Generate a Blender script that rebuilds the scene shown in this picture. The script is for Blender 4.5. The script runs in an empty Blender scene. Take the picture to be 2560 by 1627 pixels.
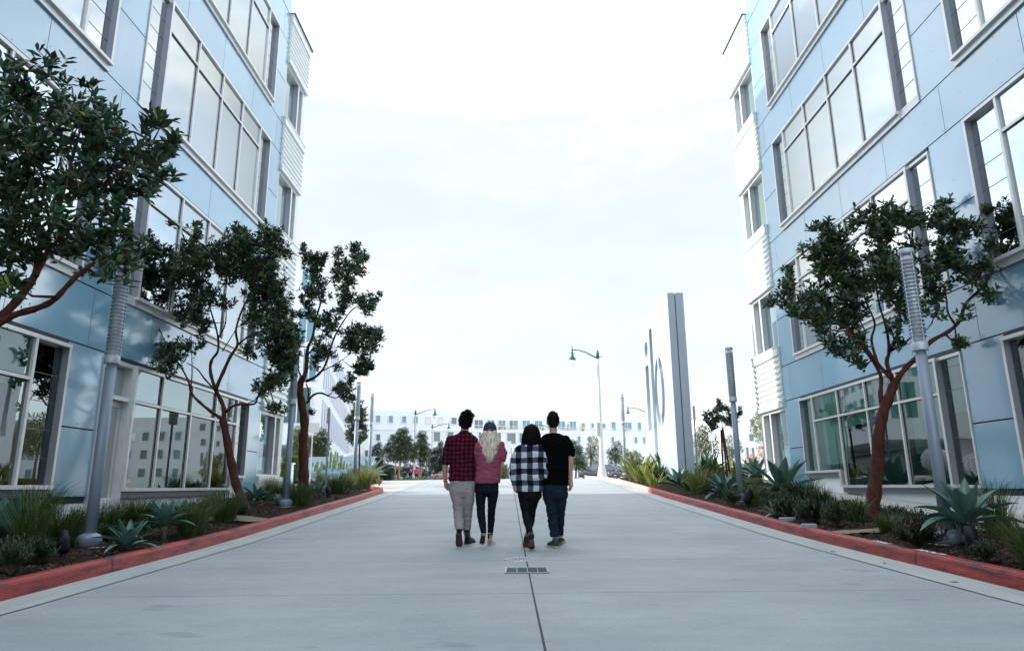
import bpy, bmesh, math, random
import numpy as np
from mathutils import Vector, Matrix, noise
R_ = math.radians
SC = bpy.context.scene
COL = SC.collection
PI = math.pi

# ------------------------------------------------------------------ camera
F_PX, PITCH, ROLL = 1707.0, R_(13.25), R_(0.5)
cam = bpy.data.cameras.new('camera')
cam.lens = F_PX / 2560 * 36; cam.sensor_width = 36
cam.clip_start = 0.1; cam.clip_end = 6000
cam.dof.use_dof = True; cam.dof.focus_distance = 10.0; cam.dof.aperture_fstop = 2.6
camo = bpy.data.objects.new('camera', cam); COL.objects.link(camo)
_r = Vector((1, 0, 0)); _f = Vector((0, math.cos(PITCH), math.sin(PITCH))); _u = _r.cross(_f)
_cx = _r * math.cos(ROLL) - _u * math.sin(ROLL); _cy = _r * math.sin(ROLL) + _u * math.cos(ROLL)
camo.matrix_world = Matrix((_cx, _cy, -_f)).transposed().to_4x4()
SC.camera = camo

# ------------------------------------------------------------------ sky, sun, exposure
SUN_EL, SUN_AZ = R_(27), R_(-86)          # azimuth from +Y towards +X
world = bpy.data.worlds.new('World'); SC.world = world; world.use_nodes = True
nt = world.node_tree; nt.nodes.clear()
def wn(t, **k):
    n = nt.nodes.new(t)
    for a, b in k.items(): setattr(n, a, b)
    return n
out = wn('ShaderNodeOutputWorld'); mixs = wn('ShaderNodeMixShader')
sky = wn('ShaderNodeTexSky', sky_type='NISHITA', sun_disc=False, sun_elevation=SUN_EL, sun_rotation=SUN_AZ,
         air_density=1.0, dust_density=0.2, ozone_density=2.0)
bg1 = wn('ShaderNodeBackground'); bg1.inputs[1].default_value = 0.15
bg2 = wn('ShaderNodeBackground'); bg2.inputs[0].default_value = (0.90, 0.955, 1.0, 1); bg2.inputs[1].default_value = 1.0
tc = wn('ShaderNodeTexCoord'); mp = wn('ShaderNodeMapping'); mp.inputs['Scale'].default_value = (1.0, 1.0, 2.4)
mp.inputs['Location'].default_value = (0.35, 0.2, 0.1)
n1 = wn('ShaderNodeTexNoise'); n1.inputs['Scale'].default_value = 2.1; n1.inputs['Detail'].default_value = 9; n1.inputs['Roughness'].default_value = 0.55
rp = wn('ShaderNodeValToRGB'); rp.color_ramp.elements[0].position = 0.36; rp.color_ramp.elements[1].position = 0.60
rp.color_ramp.elements[0].color = (0.10, 0.10, 0.10, 1)
n2 = wn('ShaderNodeTexNoise'); n2.inputs['Scale'].default_value = 3.4; n2.inputs['Detail'].default_value = 8
rp2 = wn('ShaderNodeValToRGB'); rp2.color_ramp.elements[0].position = 0.36; rp2.color_ramp.elements[1].position = 0.56
rp2.color_ramp.elements[0].color = (0.300, 0.317, 0.322, 1); rp2.color_ramp.elements[1].color = (0.338, 0.344, 0.345, 1)
L = nt.links.new
L(tc.outputs['Generated'], mp.inputs[0]); L(mp.outputs[0], n1.inputs['Vector']); L(mp.outputs[0], n2.inputs['Vector'])
L(n1.outputs['Fac'], rp.inputs[0]); L(n2.outputs['Fac'], rp2.inputs[0]); L(rp2.outputs[0], bg2.inputs[0])
# thin bright veil low over the street; sky out of view (overhead, behind, sides) boosted for extra light and reflections
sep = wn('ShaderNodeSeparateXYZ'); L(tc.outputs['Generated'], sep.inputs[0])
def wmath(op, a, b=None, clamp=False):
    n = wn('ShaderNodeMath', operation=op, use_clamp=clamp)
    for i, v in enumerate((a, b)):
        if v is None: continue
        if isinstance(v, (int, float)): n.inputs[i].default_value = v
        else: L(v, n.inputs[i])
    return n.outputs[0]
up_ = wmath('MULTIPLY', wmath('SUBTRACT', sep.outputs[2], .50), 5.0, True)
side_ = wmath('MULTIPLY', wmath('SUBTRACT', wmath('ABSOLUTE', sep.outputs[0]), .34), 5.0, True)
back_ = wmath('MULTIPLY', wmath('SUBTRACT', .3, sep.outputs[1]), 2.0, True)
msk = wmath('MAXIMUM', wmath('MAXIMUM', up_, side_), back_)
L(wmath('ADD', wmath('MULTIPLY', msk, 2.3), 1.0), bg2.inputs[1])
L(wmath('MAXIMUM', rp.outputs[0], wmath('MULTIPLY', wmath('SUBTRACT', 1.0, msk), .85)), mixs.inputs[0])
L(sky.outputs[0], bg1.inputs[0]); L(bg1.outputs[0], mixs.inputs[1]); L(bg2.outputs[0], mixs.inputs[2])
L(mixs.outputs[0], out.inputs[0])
sl = bpy.data.lights.new('sun', 'SUN'); sl.energy = 2.2; sl.angle = R_(0.6); sl.color = (1.0, 0.95, 0.88)
so = bpy.data.objects.new('sun', sl); COL.objects.link(so)
sd = Vector((math.sin(SUN_AZ) * math.cos(SUN_EL), math.cos(SUN_AZ) * math.cos(SUN_EL), math.sin(SUN_EL)))
so.rotation_euler = sd.to_track_quat('Z', 'Y').to_euler()
SC.view_settings.view_transform = 'Standard'; SC.view_settings.look = 'None'
SC.view_settings.gamma = 1; SC.view_settings.use_curve_mapping = False
SC.view_settings.exposure = 1.58

# ------------------------------------------------------------------ ground profile and picture helpers
KN = [(-60,-1.9),(-10,-1.2),(0,-1.02),(6,-.93),(9.74,-.83),(11.5,-.77),(15.6,-.58),(20.4,-.36),(24,-.17),(27,0.0),(30,.17),(33,.30),(36,.365),(40,.41),(50,.5),(70,.62),(84,.73),(100,.82),(160,1.1),(1e5,1.1)]
def G(y):
    for a, b in zip(KN, KN[1:]):
        if y <= b[0]: return a[1] + (b[1] - a[1]) * (y - a[0]) / (b[0] - a[0])
    return .7
def ray(px, py):
    a = px - 1280; b = py - 813.5; c, s = math.cos(ROLL), math.sin(ROLL)
    u = (a * c - b * s) / F_PX; v = (a * s + b * c) / F_PX
    return (u, math.cos(PITCH) + v * math.sin(PITCH), math.sin(PITCH) - v * math.cos(PITCH))
def at(px, py, Y):
    """point seen at pixel (px,py) of the photograph, Y metres down the road"""
    r = ray(px, py); t = Y / r[1]
    return Vector((r[0] * t, Y, r[2] * t))

# ------------------------------------------------------------------ object helpers
def tag(o, label, cat, group=None, kind=None):
    if label: o['label'] = label
    if cat: o['category'] = cat
    if group: o['group'] = group
    if kind: o['kind'] = kind
    return o
def thing(name, label, cat, loc=(0, 0, 0), rz=0, group=None):
    o = bpy.data.objects.new(name, None); COL.objects.link(o)
    o.location = loc; o.rotation_euler = (0, 0, rz); o.empty_display_size = .2
    return tag(o, label, cat, group)
def copy_tree(o, parent=None):
    c = o.copy(); COL.objects.link(c)
    if parent: c.parent = parent
    for ch in o.children: copy_tree(ch, c)
    return c
class MB:
    def __init__(s): s.v = []; s.f = []; s.m = []; s.sm = []
    def add(s, vs, fs, mi=0, smooth=False):
        k = len(s.v); s.v += [tuple(p) for p in vs]
        for f in fs: s.f.append([i + k for i in f]); s.m.append(mi); s.sm.append(smooth)
        return s
    def box(s, x0, x1, y0, y1, z0, z1, mi=0):
        if x0 > x1: x0, x1 = x1, x0
        if y0 > y1: y0, y1 = y1, y0
        if z0 > z1: z0, z1 = z1, z0
        v = [(x0,y0,z0),(x1,y0,z0),(x1,y1,z0),(x0,y1,z0),(x0,y0,z1),(x1,y0,z1),(x1,y1,z1),(x0,y1,z1)]
        return s.add(v, [(0,3,2,1),(4,5,6,7),(0,1,5,4),(1,2,6,5),(2,3,7,6),(3,0,4,7)], mi)
    def tube(s, pts, rad, n=8, mi=0, caps=True, smooth=True):
        pts = [Vector(p) for p in pts]
        if not hasattr(rad, '__len__'): rad = [rad] * len(pts)
        ref = None; rings = []
        for i, p in enumerate(pts):
            d = (pts[min(i + 1, len(pts) - 1)] - pts[max(i - 1, 0)])
            if d.length < 1e-9: d = Vector((0, 0, 1))
            d.normalize()
            if ref is None: ref = Vector((1, 0, 0)) if abs(d.x) < .8 else Vector((0, 1, 0))
            a = (ref - d * ref.dot(d))
            if a.length < 1e-6: a = d.orthogonal()
            a.normalize(); ref = a; b = d.cross(a)
            rings.append([p + (a * math.cos(2 * PI * k / n) + b * math.sin(2 * PI * k / n)) * rad[i] for k in range(n)])
        return s.rings(rings, mi, caps, smooth)
    def rings(s, rings, mi=0, caps=True, smooth=True):
        n = len(rings[0]); v = [p for r in rings for p in r]; f = []
        for i in range(len(rings) - 1):
            for k in range(n):
                k2 = (k + 1) % n
                f.append((i * n + k, i * n + k2, (i + 1) * n + k2, (i + 1) * n + k))
        if caps:
            f.append(tuple(range(n - 1, -1, -1))); m = (len(rings) - 1) * n; f.append(tuple(range(m, m + n)))
        return s.add(v, f, mi, smooth)
    def lathe(s, prof, n=24, mi=0, c=(0, 0, 0), caps=True, smooth=True):
        return s.rings([[(c[0] + r * math.cos(2 * PI * k / n), c[1] + r * math.sin(2 * PI * k / n), c[2] + z) for k in range(n)] for r, z in prof], mi, caps, smooth)
    def loft(s, secs, n=16, mi=0, smooth=True):
        """secs: (centre, rx, ry[, yaw]) horizontal ellipses"""
        rr = []
        for q in secs:
            c, rx, ry = Vector(q[0]), q[1], q[2]; yaw = q[3] if len(q) > 3 else 0
            ca, sa = math.cos(yaw), math.sin(yaw); ring = []
            for k in range(n):
                a = 2 * PI * k / n; x, y = rx * math.cos(a), ry * math.sin(a)
                ring.append((c.x + x * ca - y * sa, c.y + x * sa + y * ca, c.z))
            rr.append(ring)
        return s.rings(rr, mi, True, smooth)
    def ell(s, c, rx, ry, rz, n=14, m=9, mi=0, rot=None):
        rr = []
        for i in range(m):
            t = -PI / 2 + PI * (i + .5) / m
            rr.append([Vector((rx * math.cos(t) * math.cos(2*PI*k/n), ry * math.cos(t) * math.sin(2*PI*k/n), rz * math.sin(t) * 1.02)) for k in range(n)])
        if rot is not None: rr = [[rot @ p for p in r] for r in rr]
        c = Vector(c)
        return s.rings([[c + p for p in r] for r in rr], mi, True, True)
    def mesh(s, name='m'):
        me = bpy.data.meshes.new(name); me.from_pydata([tuple(p) for p in s.v], [], s.f)
        me.polygons.foreach_set('material_index', s.m); me.polygons.foreach_set('use_smooth', s.sm)
        me.update(); return me
    def build(s, name, mats, parent=None, bevel=0):
        me = s.mesh(name)
        for m in (mats if isinstance(mats, (list, tuple)) else [mats]): me.materials.append(m)
        o = bpy.data.objects.new(name, me); COL.objects.link(o)
        if parent is not None: o.parent = parent
        if bevel:
            b = o.modifiers.new('bevel', 'BEVEL'); b.width = bevel; b.segments = 2; b.limit_method = 'ANGLE'
        return o
def bake(o):
    dg = bpy.context.evaluated_depsgraph_get(); dg.update()
    me = bpy.data.meshes.new_from_object(o.evaluated_get(dg)); o.modifiers.clear(); o.data = me
    return o

# ------------------------------------------------------------------ materials
MATS = {}
def mat(name, col, rough=.6, metal=0, spec=.5, var=.0, scale=8, bump=0, bscale=40, island=0, col2=None, coat=0, trans=0, stretch=None):
    if name in MATS: return MATS[name]
    m = bpy.data.materials.new(name); m.use_nodes = True; t = m.node_tree; b = t.nodes['Principled BSDF']
    b.inputs['Base Color'].default_value = (*col, 1); b.inputs['Roughness'].default_value = rough
    b.inputs['Metallic'].default_value = metal; b.inputs['Specular IOR Level'].default_value = spec
    if coat: b.inputs['Coat Weight'].default_value = coat; b.inputs['Coat Roughness'].default_value = .10; b.inputs['Coat IOR'].default_value = 1.7
    co = t.nodes.new('ShaderNodeTexCoord')
    vec = co.outputs['Object']
    if stretch:
        mpn = t.nodes.new('ShaderNodeMapping'); mpn.inputs['Scale'].default_value = stretch; t.links.new(vec, mpn.inputs[0]); vec = mpn.outputs[0]
    if var or col2 or island:
        r = t.nodes.new('ShaderNodeValToRGB'); c2 = col2 or tuple(min(1, c * (1 + var)) for c in col); c1 = col if col2 else tuple(c * (1 - var) for c in col)
        r.color_ramp.elements[0].color = (*c1, 1); r.color_ramp.elements[1].color = (*c2, 1)
        if island:
            g = t.nodes.new('ShaderNodeNewGeometry'); t.links.new(g.outputs['Random Per Island'], r.inputs[0])
        else:
            n = t.nodes.new('ShaderNodeTexNoise'); n.inputs['Scale'].default_value = scale; n.inputs['Detail'].default_value = 6; n.inputs['Roughness'].default_value = .6
            t.links.new(vec, n.inputs['Vector']); t.links.new(n.outputs['Fac'], r.inputs[0])
            r.color_ramp.elements[0].position = .3; r.color_ramp.elements[1].position = .7
        t.links.new(r.outputs[0], b.inputs['Base Color'])
    if bump:
        n = t.nodes.new('ShaderNodeTexNoise'); n.inputs['Scale'].default_value = bscale; n.inputs['Detail'].default_value = 5
        bp = t.nodes.new('ShaderNodeBump'); bp.inputs['Strength'].default_value = bump; bp.inputs['Distance'].default_value = .02
        t.links.new(vec, n.inputs['Vector']); t.links.new(n.outputs['Fac'], bp.inputs['Height']); t.links.new(bp.outputs[0], b.inputs['Normal'])
    if trans:
        tr = t.nodes.new('ShaderNodeBsdfTranslucent'); mx = t.nodes.new('ShaderNodeMixShader'); mx.inputs[0].default_value = trans
        if b.inputs['Base Color'].is_linked: t.links.new(b.inputs['Base Color'].links[0].from_socket, tr.inputs[0])
        else: tr.inputs[0].default_value = (*col, 1)
        t.links.new(b.outputs[0], mx.inputs[1]); t.links.new(tr.outputs[0], mx.inputs[2]); t.links.new(mx.outputs[0], t.nodes['Material Output'].inputs[0])
    MATS[name] = m
    return m
def math_node(t, op, a, b=None, c=None):
    n = t.nodes.new('ShaderNodeMath'); n.operation = op
    for i, v in enumerate((a, b, c)):
        if v is None: continue
        if isinstance(v, (int, float)): n.inputs[i].default_value = v
        else: t.links.new(v, n.inputs[i])
    return n.outputs[0]
def glass_mat(name, tint, ior=1.75, base=0.06):
    m = bpy.data.materials.new(name); m.use_nodes = True; t = m.node_tree; t.nodes.clear()
    o = t.nodes.new('ShaderNodeOutputMaterial'); tr = t.nodes.new('ShaderNodeBsdfTransparent'); tr.inputs[0].default_value = (*tint, 1)
    gl = t.nodes.new('ShaderNodeBsdfGlossy'); gl.inputs['Roughness'].default_value = .005; gl.inputs['Color'].default_value = (.93, 1, .99, 1)
    fr = t.nodes.new('ShaderNodeFresnel'); fr.inputs[0].default_value = ior; mx = t.nodes.new('ShaderNodeMixShader')
    f2 = math_node(t, 'ADD', fr.outputs[0], base)
    n = t.nodes.new('ShaderNodeTexNoise'); n.inputs['Scale'].default_value = .9; co = t.nodes.new('ShaderNodeTexCoord')
    bp = t.nodes.new('ShaderNodeBump'); bp.inputs['Strength'].default_value = .01; bp.inputs['Distance'].default_value = .1
    t.links.new(co.outputs['Object'], n.inputs['Vector']); t.links.new(n.outputs['Fac'], bp.inputs['Height']); t.links.new(bp.outputs[0], gl.inputs['Normal'])
    t.links.new(f2, mx.inputs[0]); t.links.new(tr.outputs[0], mx.inputs[1]); t.links.new(gl.outputs[0], mx.inputs[2]); t.links.new(mx.outputs[0], o.inputs[0])
    MATS[name] = m; return m
M_panel = mat('blue panel', (.15, .335, .45), .28, spec=.8, coat=1.0, var=.07, scale=.9, bump=.05, bscale=2.2)
_t = M_panel.node_tree; _b = _t.nodes['Principled BSDF']; _s = _b.inputs['Base Color'].links[0].from_socket
_oi = _t.nodes.new('ShaderNodeObjectInfo'); _mr = _t.nodes.new('ShaderNodeMapRange'); _mr.inputs[3].default_value = .88; _mr.inputs[4].default_value = 1.08
_hs = _t.nodes.new('ShaderNodeHueSaturation'); _t.links.new(_oi.outputs['Random'], _mr.inputs[0]); _t.links.new(_mr.outputs[0], _hs.inputs['Value']); _t.links.new(_s, _hs.inputs['Color']); _t.links.new(_hs.outputs[0], _b.inputs['Base Color'])
M_panel_gap = mat('panel gap', (.015, .018, .022), .8)
M_rivet = mat('rivet', (.12, .17, .22), .4, metal=.5)
M_alu = mat('window aluminium', (.62, .61, .60), .38, metal=.35, var=.05, scale=3)
M_fin = mat('window jamb grey', (.27, .28, .32), .4, metal=.2)
M_dark = mat('dark gap metal', (.02, .022, .028), .6)
M_sill = mat('grey sill flashing', (.16, .17, .19), .45, metal=.3)
M_stucco = mat('white stucco', (.74, .77, .77), .85, var=.05, scale=2, bump=.15, bscale=60)
M_corr = mat('corrugated metal', (.66, .68, .66), .45, metal=.1, var=.03, scale=2)
M_white = mat('white render wall', (.60, .62, .64), .8, var=.03, scale=.4)
M_glass = glass_mat('window glass', (.26, .44, .45), 2.0, .30)
M_glass_low = glass_mat('ground floor glass', (.58, .84, .76), 1.75, .07)
M_blind = mat('roller blind', (.55, .72, .68), .9, var=.04, scale=2)
M_inside = mat('dark interior', (.09, .13, .13), .9)
M_farglass = mat('far window glass', (.10, .22, .27), .2, spec=.5)
M_farglass_dark = mat('far dark window glass', (.05, .075, .08), .12, spec=.8)
M_soil = mat('mulch', (.010, .006, .0045), .95, spec=.1, bump=1.0, bscale=45, col2=(.038, .022, .016), scale=38)
M_pole = mat('grey painted pole', (.21, .255, .31), .42, metal=.1, spec=.5)
M_ring = mat('pale ribbed lamp metal', (.50, .54, .57), .4, metal=.2)
M_bark = mat('red bark', (.035, .013, .010), .75, spec=.2, col2=(.105, .034, .024), scale=16, bump=1.0, bscale=38, stretch=(1, 1, .35))
M_barkgrey = mat('grey brown bark', (.10, .07, .05), .85, col2=(.2, .15, .11), scale=9, bump=.5)
M_leaf = mat('dark green leaf', (.003, .013, .006), .34, island=1, col2=(.055, .115, .045), spec=.5, trans=.14)
M_leaf_new = mat('young leaf', (.05, .12, .02), .4, island=1, col2=(.16, .24, .04), trans=.3)
M_berry = mat('pink blossom', (.35, .10, .07), .6, island=1, col2=(.5, .22, .12))
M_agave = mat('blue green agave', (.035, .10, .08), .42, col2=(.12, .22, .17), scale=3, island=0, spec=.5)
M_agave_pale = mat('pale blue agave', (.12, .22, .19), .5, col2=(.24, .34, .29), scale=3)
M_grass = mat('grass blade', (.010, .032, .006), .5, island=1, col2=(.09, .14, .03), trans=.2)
M_grass_sun = mat('sunlit golden green grass blade', (.06, .09, .015), .5, island=1, col2=(.22, .22, .06), trans=.3)  # sunlit copy of the grass, sunlight put into its paler golden colour
M_shrub = mat('shrub leaf', (.006, .024, .010), .45, island=1, col2=(.035, .075, .026), trans=.15)
M_shrub_red = mat('reddish shrub leaf', (.012, .022, .010), .45, island=1, col2=(.065, .05, .025), trans=.15)
M_black = mat('black plastic', (.005, .005, .007), .6, spec=.2)
M_conc = mat('pale concrete', (.36, .36, .33), .85, var=.12, scale=5, bump=.2)
# ================================================================== SETTING: ground, road, kerbs, beds
def sheet(name, xs, ys, dz, m, kind='structure', label=None, cat=None, wob=0):
    b = MB(); n = len(xs)
    for y in ys:
        for x in xs: b.v.append((x, y, G(y) + (dz(x, y) if callable(dz) else dz)))
    for j in range(len(ys) - 1):
        for i in range(n - 1):
            b.f.append([j * n + i, j * n + i + 1, (j + 1) * n + i + 1, (j + 1) * n + i]); b.m.append(0); b.sm.append(True)
    o = b.build(name, m); o['kind'] = kind
    return tag(o, label, cat)
def frange(a, b, st):
    n = max(1, int(round((b - a) / st))); return [a + (b - a) * i / n for i in range(n + 1)]
YS = frange(-14, 60, .5)
KX = 4.40
def road_mat():
    m = mat('road concrete', (.285, .31, .315), .75); t = m.node_tree; b = t.nodes['Principled BSDF']
    co = t.nodes.new('ShaderNodeTexCoord'); sp = t.nodes.new('ShaderNodeSeparateXYZ'); t.links.new(co.outputs['Object'], sp.inputs[0])
    X, Y = sp.outputs[0], sp.outputs[1]
    def nz(sc, st, det=7, rough=.6):
        mp = t.nodes.new('ShaderNodeMapping'); mp.inputs['Scale'].default_value = st; t.links.new(co.outputs['Object'], mp.inputs[0])
        n = t.nodes.new('ShaderNodeTexNoise'); n.inputs['Scale'].default_value = sc; n.inputs['Detail'].default_value = det; n.inputs['Roughness'].default_value = rough
        t.links.new(mp.outputs[0], n.inputs['Vector']); return n.outputs['Fac']
    def ramp(f, p0, p1, c0, c1):
        r = t.nodes.new('ShaderNodeValToRGB'); e = r.color_ramp.elements; e[0].position = p0; e[1].position = p1
        e[0].color = (*c0, 1); e[1].color = (*c1, 1); t.links.new(f, r.inputs[0]); return r.outputs[0]
    base = ramp(nz(.9, (.8, 1.3, 1)), .3, .72, (.25, .275, .288), (.335, .355, .36))
    fine = ramp(nz(60, (1, 1, 1), 4, .7), .25, .75, (.82, .82, .82), (1.12, 1.12, 1.12))
    spots = ramp(nz(2.1, (.7, 1.4, 1), 3), .64, .72, (1, 1, 1), (.74, .75, .78))
    streak = ramp(nz(5, (.3, 1.3, 1), 5), .3, .7, (.96, .96, .96), (1.03, 1.03, 1.03))
    # joints: two-metre transverse saw cuts and one lengthwise joint
    a = math_node(t, 'DIVIDE', math_node(t, 'SUBTRACT', Y, 6.42), 2.165)
    fr = math_node(t, 'ABSOLUTE', math_node(t, 'SUBTRACT', math_node(t, 'FRACT', math_node(t, 'ADD', a, .5)), .5))
    tj = math_node(t, 'LESS_THAN', fr, .0042)
    xl = math_node(t, 'ADD', X, math_node(t, 'MULTIPLY', math_node(t, 'SUBTRACT', Y, 4), .008))
    lj = math_node(t, 'LESS_THAN', math_node(t, 'ABSOLUTE', math_node(t, 'SUBTRACT', xl, .185)), .0085)
    def mul(c1, c2, fac=1.0):
        n = t.nodes.new('ShaderNodeMix'); n.data_type = 'RGBA'; n.blend_type = 'MULTIPLY'
        if isinstance(fac, float): n.inputs[0].default_value = fac
        else: t.links.new(fac, n.inputs[0])
        t.links.new(c1, n.inputs[6])
        if isinstance(c2, tuple): n.inputs[7].default_value = (*c2, 1)
        else: t.links.new(c2, n.inputs[7])
        return n.outputs[2]
    c = mul(mul(mul(base, fine), spots), streak); c = mul(c, (.5, .5, .54), tj); c = mul(c, (.05, .045, .06), lj)
    t.links.new(c, b.inputs['Base Color'])
    h = math_node(t, 'SUBTRACT', nz(90, (1, 1, 1), 4), math_node(t, 'MULTIPLY', math_node(t, 'ADD', tj, lj), 2.0))
    bp = t.nodes.new('ShaderNodeBump'); bp.inputs['Strength'].default_value = .25; bp.inputs['Distance'].default_value = .01
    t.links.new(h, bp.inputs['Height']); t.links.new(bp.outputs[0], b.inputs['Normal'])
    return m
M_ground = mat('street concrete', (.36, .36, .34), .85, var=.08, scale=.6)
M_gutter = mat('gutter concrete', (.30, .32, .32), .8, col2=(.39, .40, .385), scale=3, bump=.15, bscale=70, stretch=(2, .4, 1))
ysg = frange(-60, 60, 1.5) + [65, 70, 80, 100, 130, 160, 400, 1500, 5000]
sheet('ground', [-5000, -400, -60, -20, -9, 0, 9, 20, 60, 400, 5000], ysg, lambda x, y: -.02, M_ground)
sheet('road', [-3.97, -2, 0, 2, 3.97], YS, 0, road_mat())
def gut(name, x0, x1):
    return sheet(name, [x0, x1], YS, lambda x, y: .004 if abs(x) > 4.2 else .008, M_gutter)
gut('gutter', -KX, -3.96); gut('gutter', 3.96, KX)
# kerbs: red painted, real step
def kerb_mat():
    m = mat('red kerb paint', (.33, .045, .04), .5, spec=.4); t = m.node_tree; b = t.nodes['Principled BSDF']
    co = t.nodes.new('ShaderNodeTexCoord')
    def nz(sc, st):
        mp = t.nodes.new('ShaderNodeMapping'); mp.inputs['Scale'].default_value = st; t.links.new(co.outputs['Object'], mp.inputs[0])
        n = t.nodes.new('ShaderNodeTexNoise'); n.inputs['Scale'].default_value = sc; n.inputs['Detail'].default_value = 8; n.inputs['Roughness'].default_value = .65
        t.links.new(mp.outputs[0], n.inputs['Vector']); return n.outputs['Fac']
    r = t.nodes.new('ShaderNodeValToRGB'); e = r.color_ramp.elements
    e[0].position = .36; e[0].color = (.05, .024, .03, 1); e[1].position = .47; e[1].color = (.28, .030, .030, 1)
    k = e.new(.62); k.color = (.37, .048, .044, 1); k = e.new(.76); k.color = (.42, .17, .16, 1)
    t.links.new(nz(3.4, (1, .5, 4)), r.inputs[0])
    r2 = t.nodes.new('ShaderNodeValToRGB'); r2.color_ramp.elements[0].color = (.55, .55, .55, 1); r2.color_ramp.elements[1].color = (1.3, 1.3, 1.3, 1)
    t.links.new(nz(30, (1, 1, 1)), r2.inputs[0])
    n = t.nodes.new('ShaderNodeMix'); n.data_type = 'RGBA'; n.blend_type = 'MULTIPLY'; n.inputs[0].default_value = 1
    t.links.new(r.outputs[0], n.inputs[6]); t.links.new(r2.outputs[0], n.inputs[7]); t.links.new(n.outputs[2], b.inputs['Base Color'])
    bp = t.nodes.new('ShaderNodeBump'); bp.inputs['Strength'].default_value = .4; bp.inputs['Distance'].default_value = .012
    t.links.new(nz(22, (1, 1, 1)), bp.inputs['Height']); t.links.new(bp.outputs[0], b.inputs['Normal'])
    return m
M_kerb = kerb_mat(); M_kerb_pale = mat('faded pink kerb', (.48, .30, .27), .8, var=.1, scale=4, bump=.3)
def kerb(name, s, path, m, h=.15, w=.16, joint=2.9):
    """path: list of (x,y) of the kerb's road-side foot; s=+1 body lies to the right of the path"""
    b = MB(); P = [Vector((x, y, 0)) for x, y in path]
    L_ = [0]
    for a, c in zip(P, P[1:]): L_.append(L_[-1] + (c - a).length)
    def prof(i):
        d = (P[min(i + 1, len(P) - 1)] - P[max(i - 1, 0)]).normalized(); nrm = Vector((d.y, -d.x, 0)) * s
        g = G(P[i].y)
        def q(o, z): v = P[i] + nrm * o; return (v.x, v.y, g + z)
        return [q(0, -.05), q(.006, .01), q(.02, h - .035), q(.03, h - .012), q(.05, h), q(w - .02, h + .002), q(w, h - .02), q(w, -.05)]
    rings = [prof(i) for i in range(len(P))]
    if s > 0: rings = [r[::-1] for r in rings]
    b.rings(rings, 0, True, False)
    # expansion joints
    tnext = 1.6
    for i in range(len(P) - 1):
        while L_[i + 1] >= tnext:
            f = (tnext - L_[i]) / (L_[i + 1] - L_[i]); c = P[i].lerp(P[i + 1], f); g = G(c.y); d = (P[i + 1] - P[i]).normalized(); nn = Vector((d.y, -d.x, 0)) * s
            a0 = c - nn * .004 - d * .006; pts = []
            for o, z in ((-.003, .0), (.016, h - .035), (.026, h - .009), (.049, h + .004), (w + .002, h + .005)):
                pts.append(((c + nn * o - d * .007), g + z)); pts.append(((c + nn * o + d * .007), g + z))
            b.add([(p.x, p.y, z) for p, z in pts], [(0, 1, 3, 2), (2, 3, 5, 4), (4, 5, 7, 6), (6, 7, 9, 8)], 1)
            tnext += joint
    o = b.build(name, [m, M_dark]); o['kind'] = 'structure'; return o
def straight(x, y0, y1): return [(x, y) for y in frange(y0, y1, .5)]
arcL = [(-KX - 2.6 + 2.6 * math.cos(a), 23.6 + 2.6 * math.sin(a)) for a in [R_(k) for k in range(6, 91, 6)]]
kerb('kerb', -1, straight(-KX, -14, 23.5) + arcL + [(-9, 26.2), (-14, 26.2)], M_kerb)
kerb('kerb', 1, straight(KX, -14, 23.0), M_kerb)
kerb('kerb', 1, [(KX, 23.02), (KX + .02, 25), (KX + .0, 27), (KX - .1, 29), (KX - .25, 31), (KX - .5, 33), (KX - .8, 35)], M_kerb_pale, h=.13)
# beds, paths
def soil_dz(x, y):
    a = abs(x); t_ = min(1, max(0, (a - 4.5) / .6))
    return .115 + .05 * t_ + .035 * noise.noise((x * 1.7, y * 1.7, 0)) + .02 * noise.noise((x * 7, y * 7, 3)) * t_
sheet('planting_bed', frange(-7.84, -4.55, .18), frange(-14, 23.0, .2), soil_dz, M_soil)
sheet('planting_bed', frange(-7.84, -5.3, .2), frange(23.01, 25.4, .2), soil_dz, M_soil)
sheet('planting_bed', frange(4.55, 7.2, .18), frange(-14, 33.0, .2), soil_dz, M_soil)
sheet('walkway', [7.2, 7.9, 8.76], YS[:70], lambda x, y: .19, M_conc)
sheet('planting_bed', frange(7.2, 13, .4), frange(24.5, 34, .5), lambda x, y: .14 + .05 * noise.noise((x, y, 0)), M_soil)
M_sand = mat('decomposed granite', (.14, .115, .08), .95, col2=(.26, .22, .16), scale=30, bump=.4, bscale=80)
def patch(name, xs, ys): return sheet(name, xs, ys, lambda x, y: soil_dz(x, y) + .025, M_sand)
patch('sand_path', frange(-5.6, -4.57, .1), frange(12.5, 13.2, .1)); patch('sand_path', frange(4.57, 6.6, .2), frange(9.75, 10.3, .11))
# fallen mulch chips make the bed read as bark
def chips(name, x0, x1, y0, y1, n, seed):
    rnd = random.Random(seed); b = MB()
    for _ in range(n):
        x, y = rnd.uniform(x0, x1), y0 + (y1 - y0) * rnd.random() ** 1.5; l, w, t_ = rnd.uniform(.012, .035), rnd.uniform(.004, .01), rnd.uniform(0, PI)
        c, s = math.cos(t_), math.sin(t_); z = G(y) + soil_dz(x, y) + rnd.uniform(.004, .02); tl = rnd.uniform(-.5, .5)
        b.add([(x - c * l - s * w, y - s * l + c * w, z - l * tl), (x - c * l + s * w, y - s * l - c * w, z - l * tl), (x + c * l + s * w, y + s * l - c * w, z + l * tl), (x + c * l - s * w, y + s * l + c * w, z + l * tl)], [(0, 1, 2, 3)])
    o = b.build(name, mat('bark chip', (.02, .011, .007), .9, island=1, col2=(.09, .052, .034))); o['kind'] = 'stuff'
    return o
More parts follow.
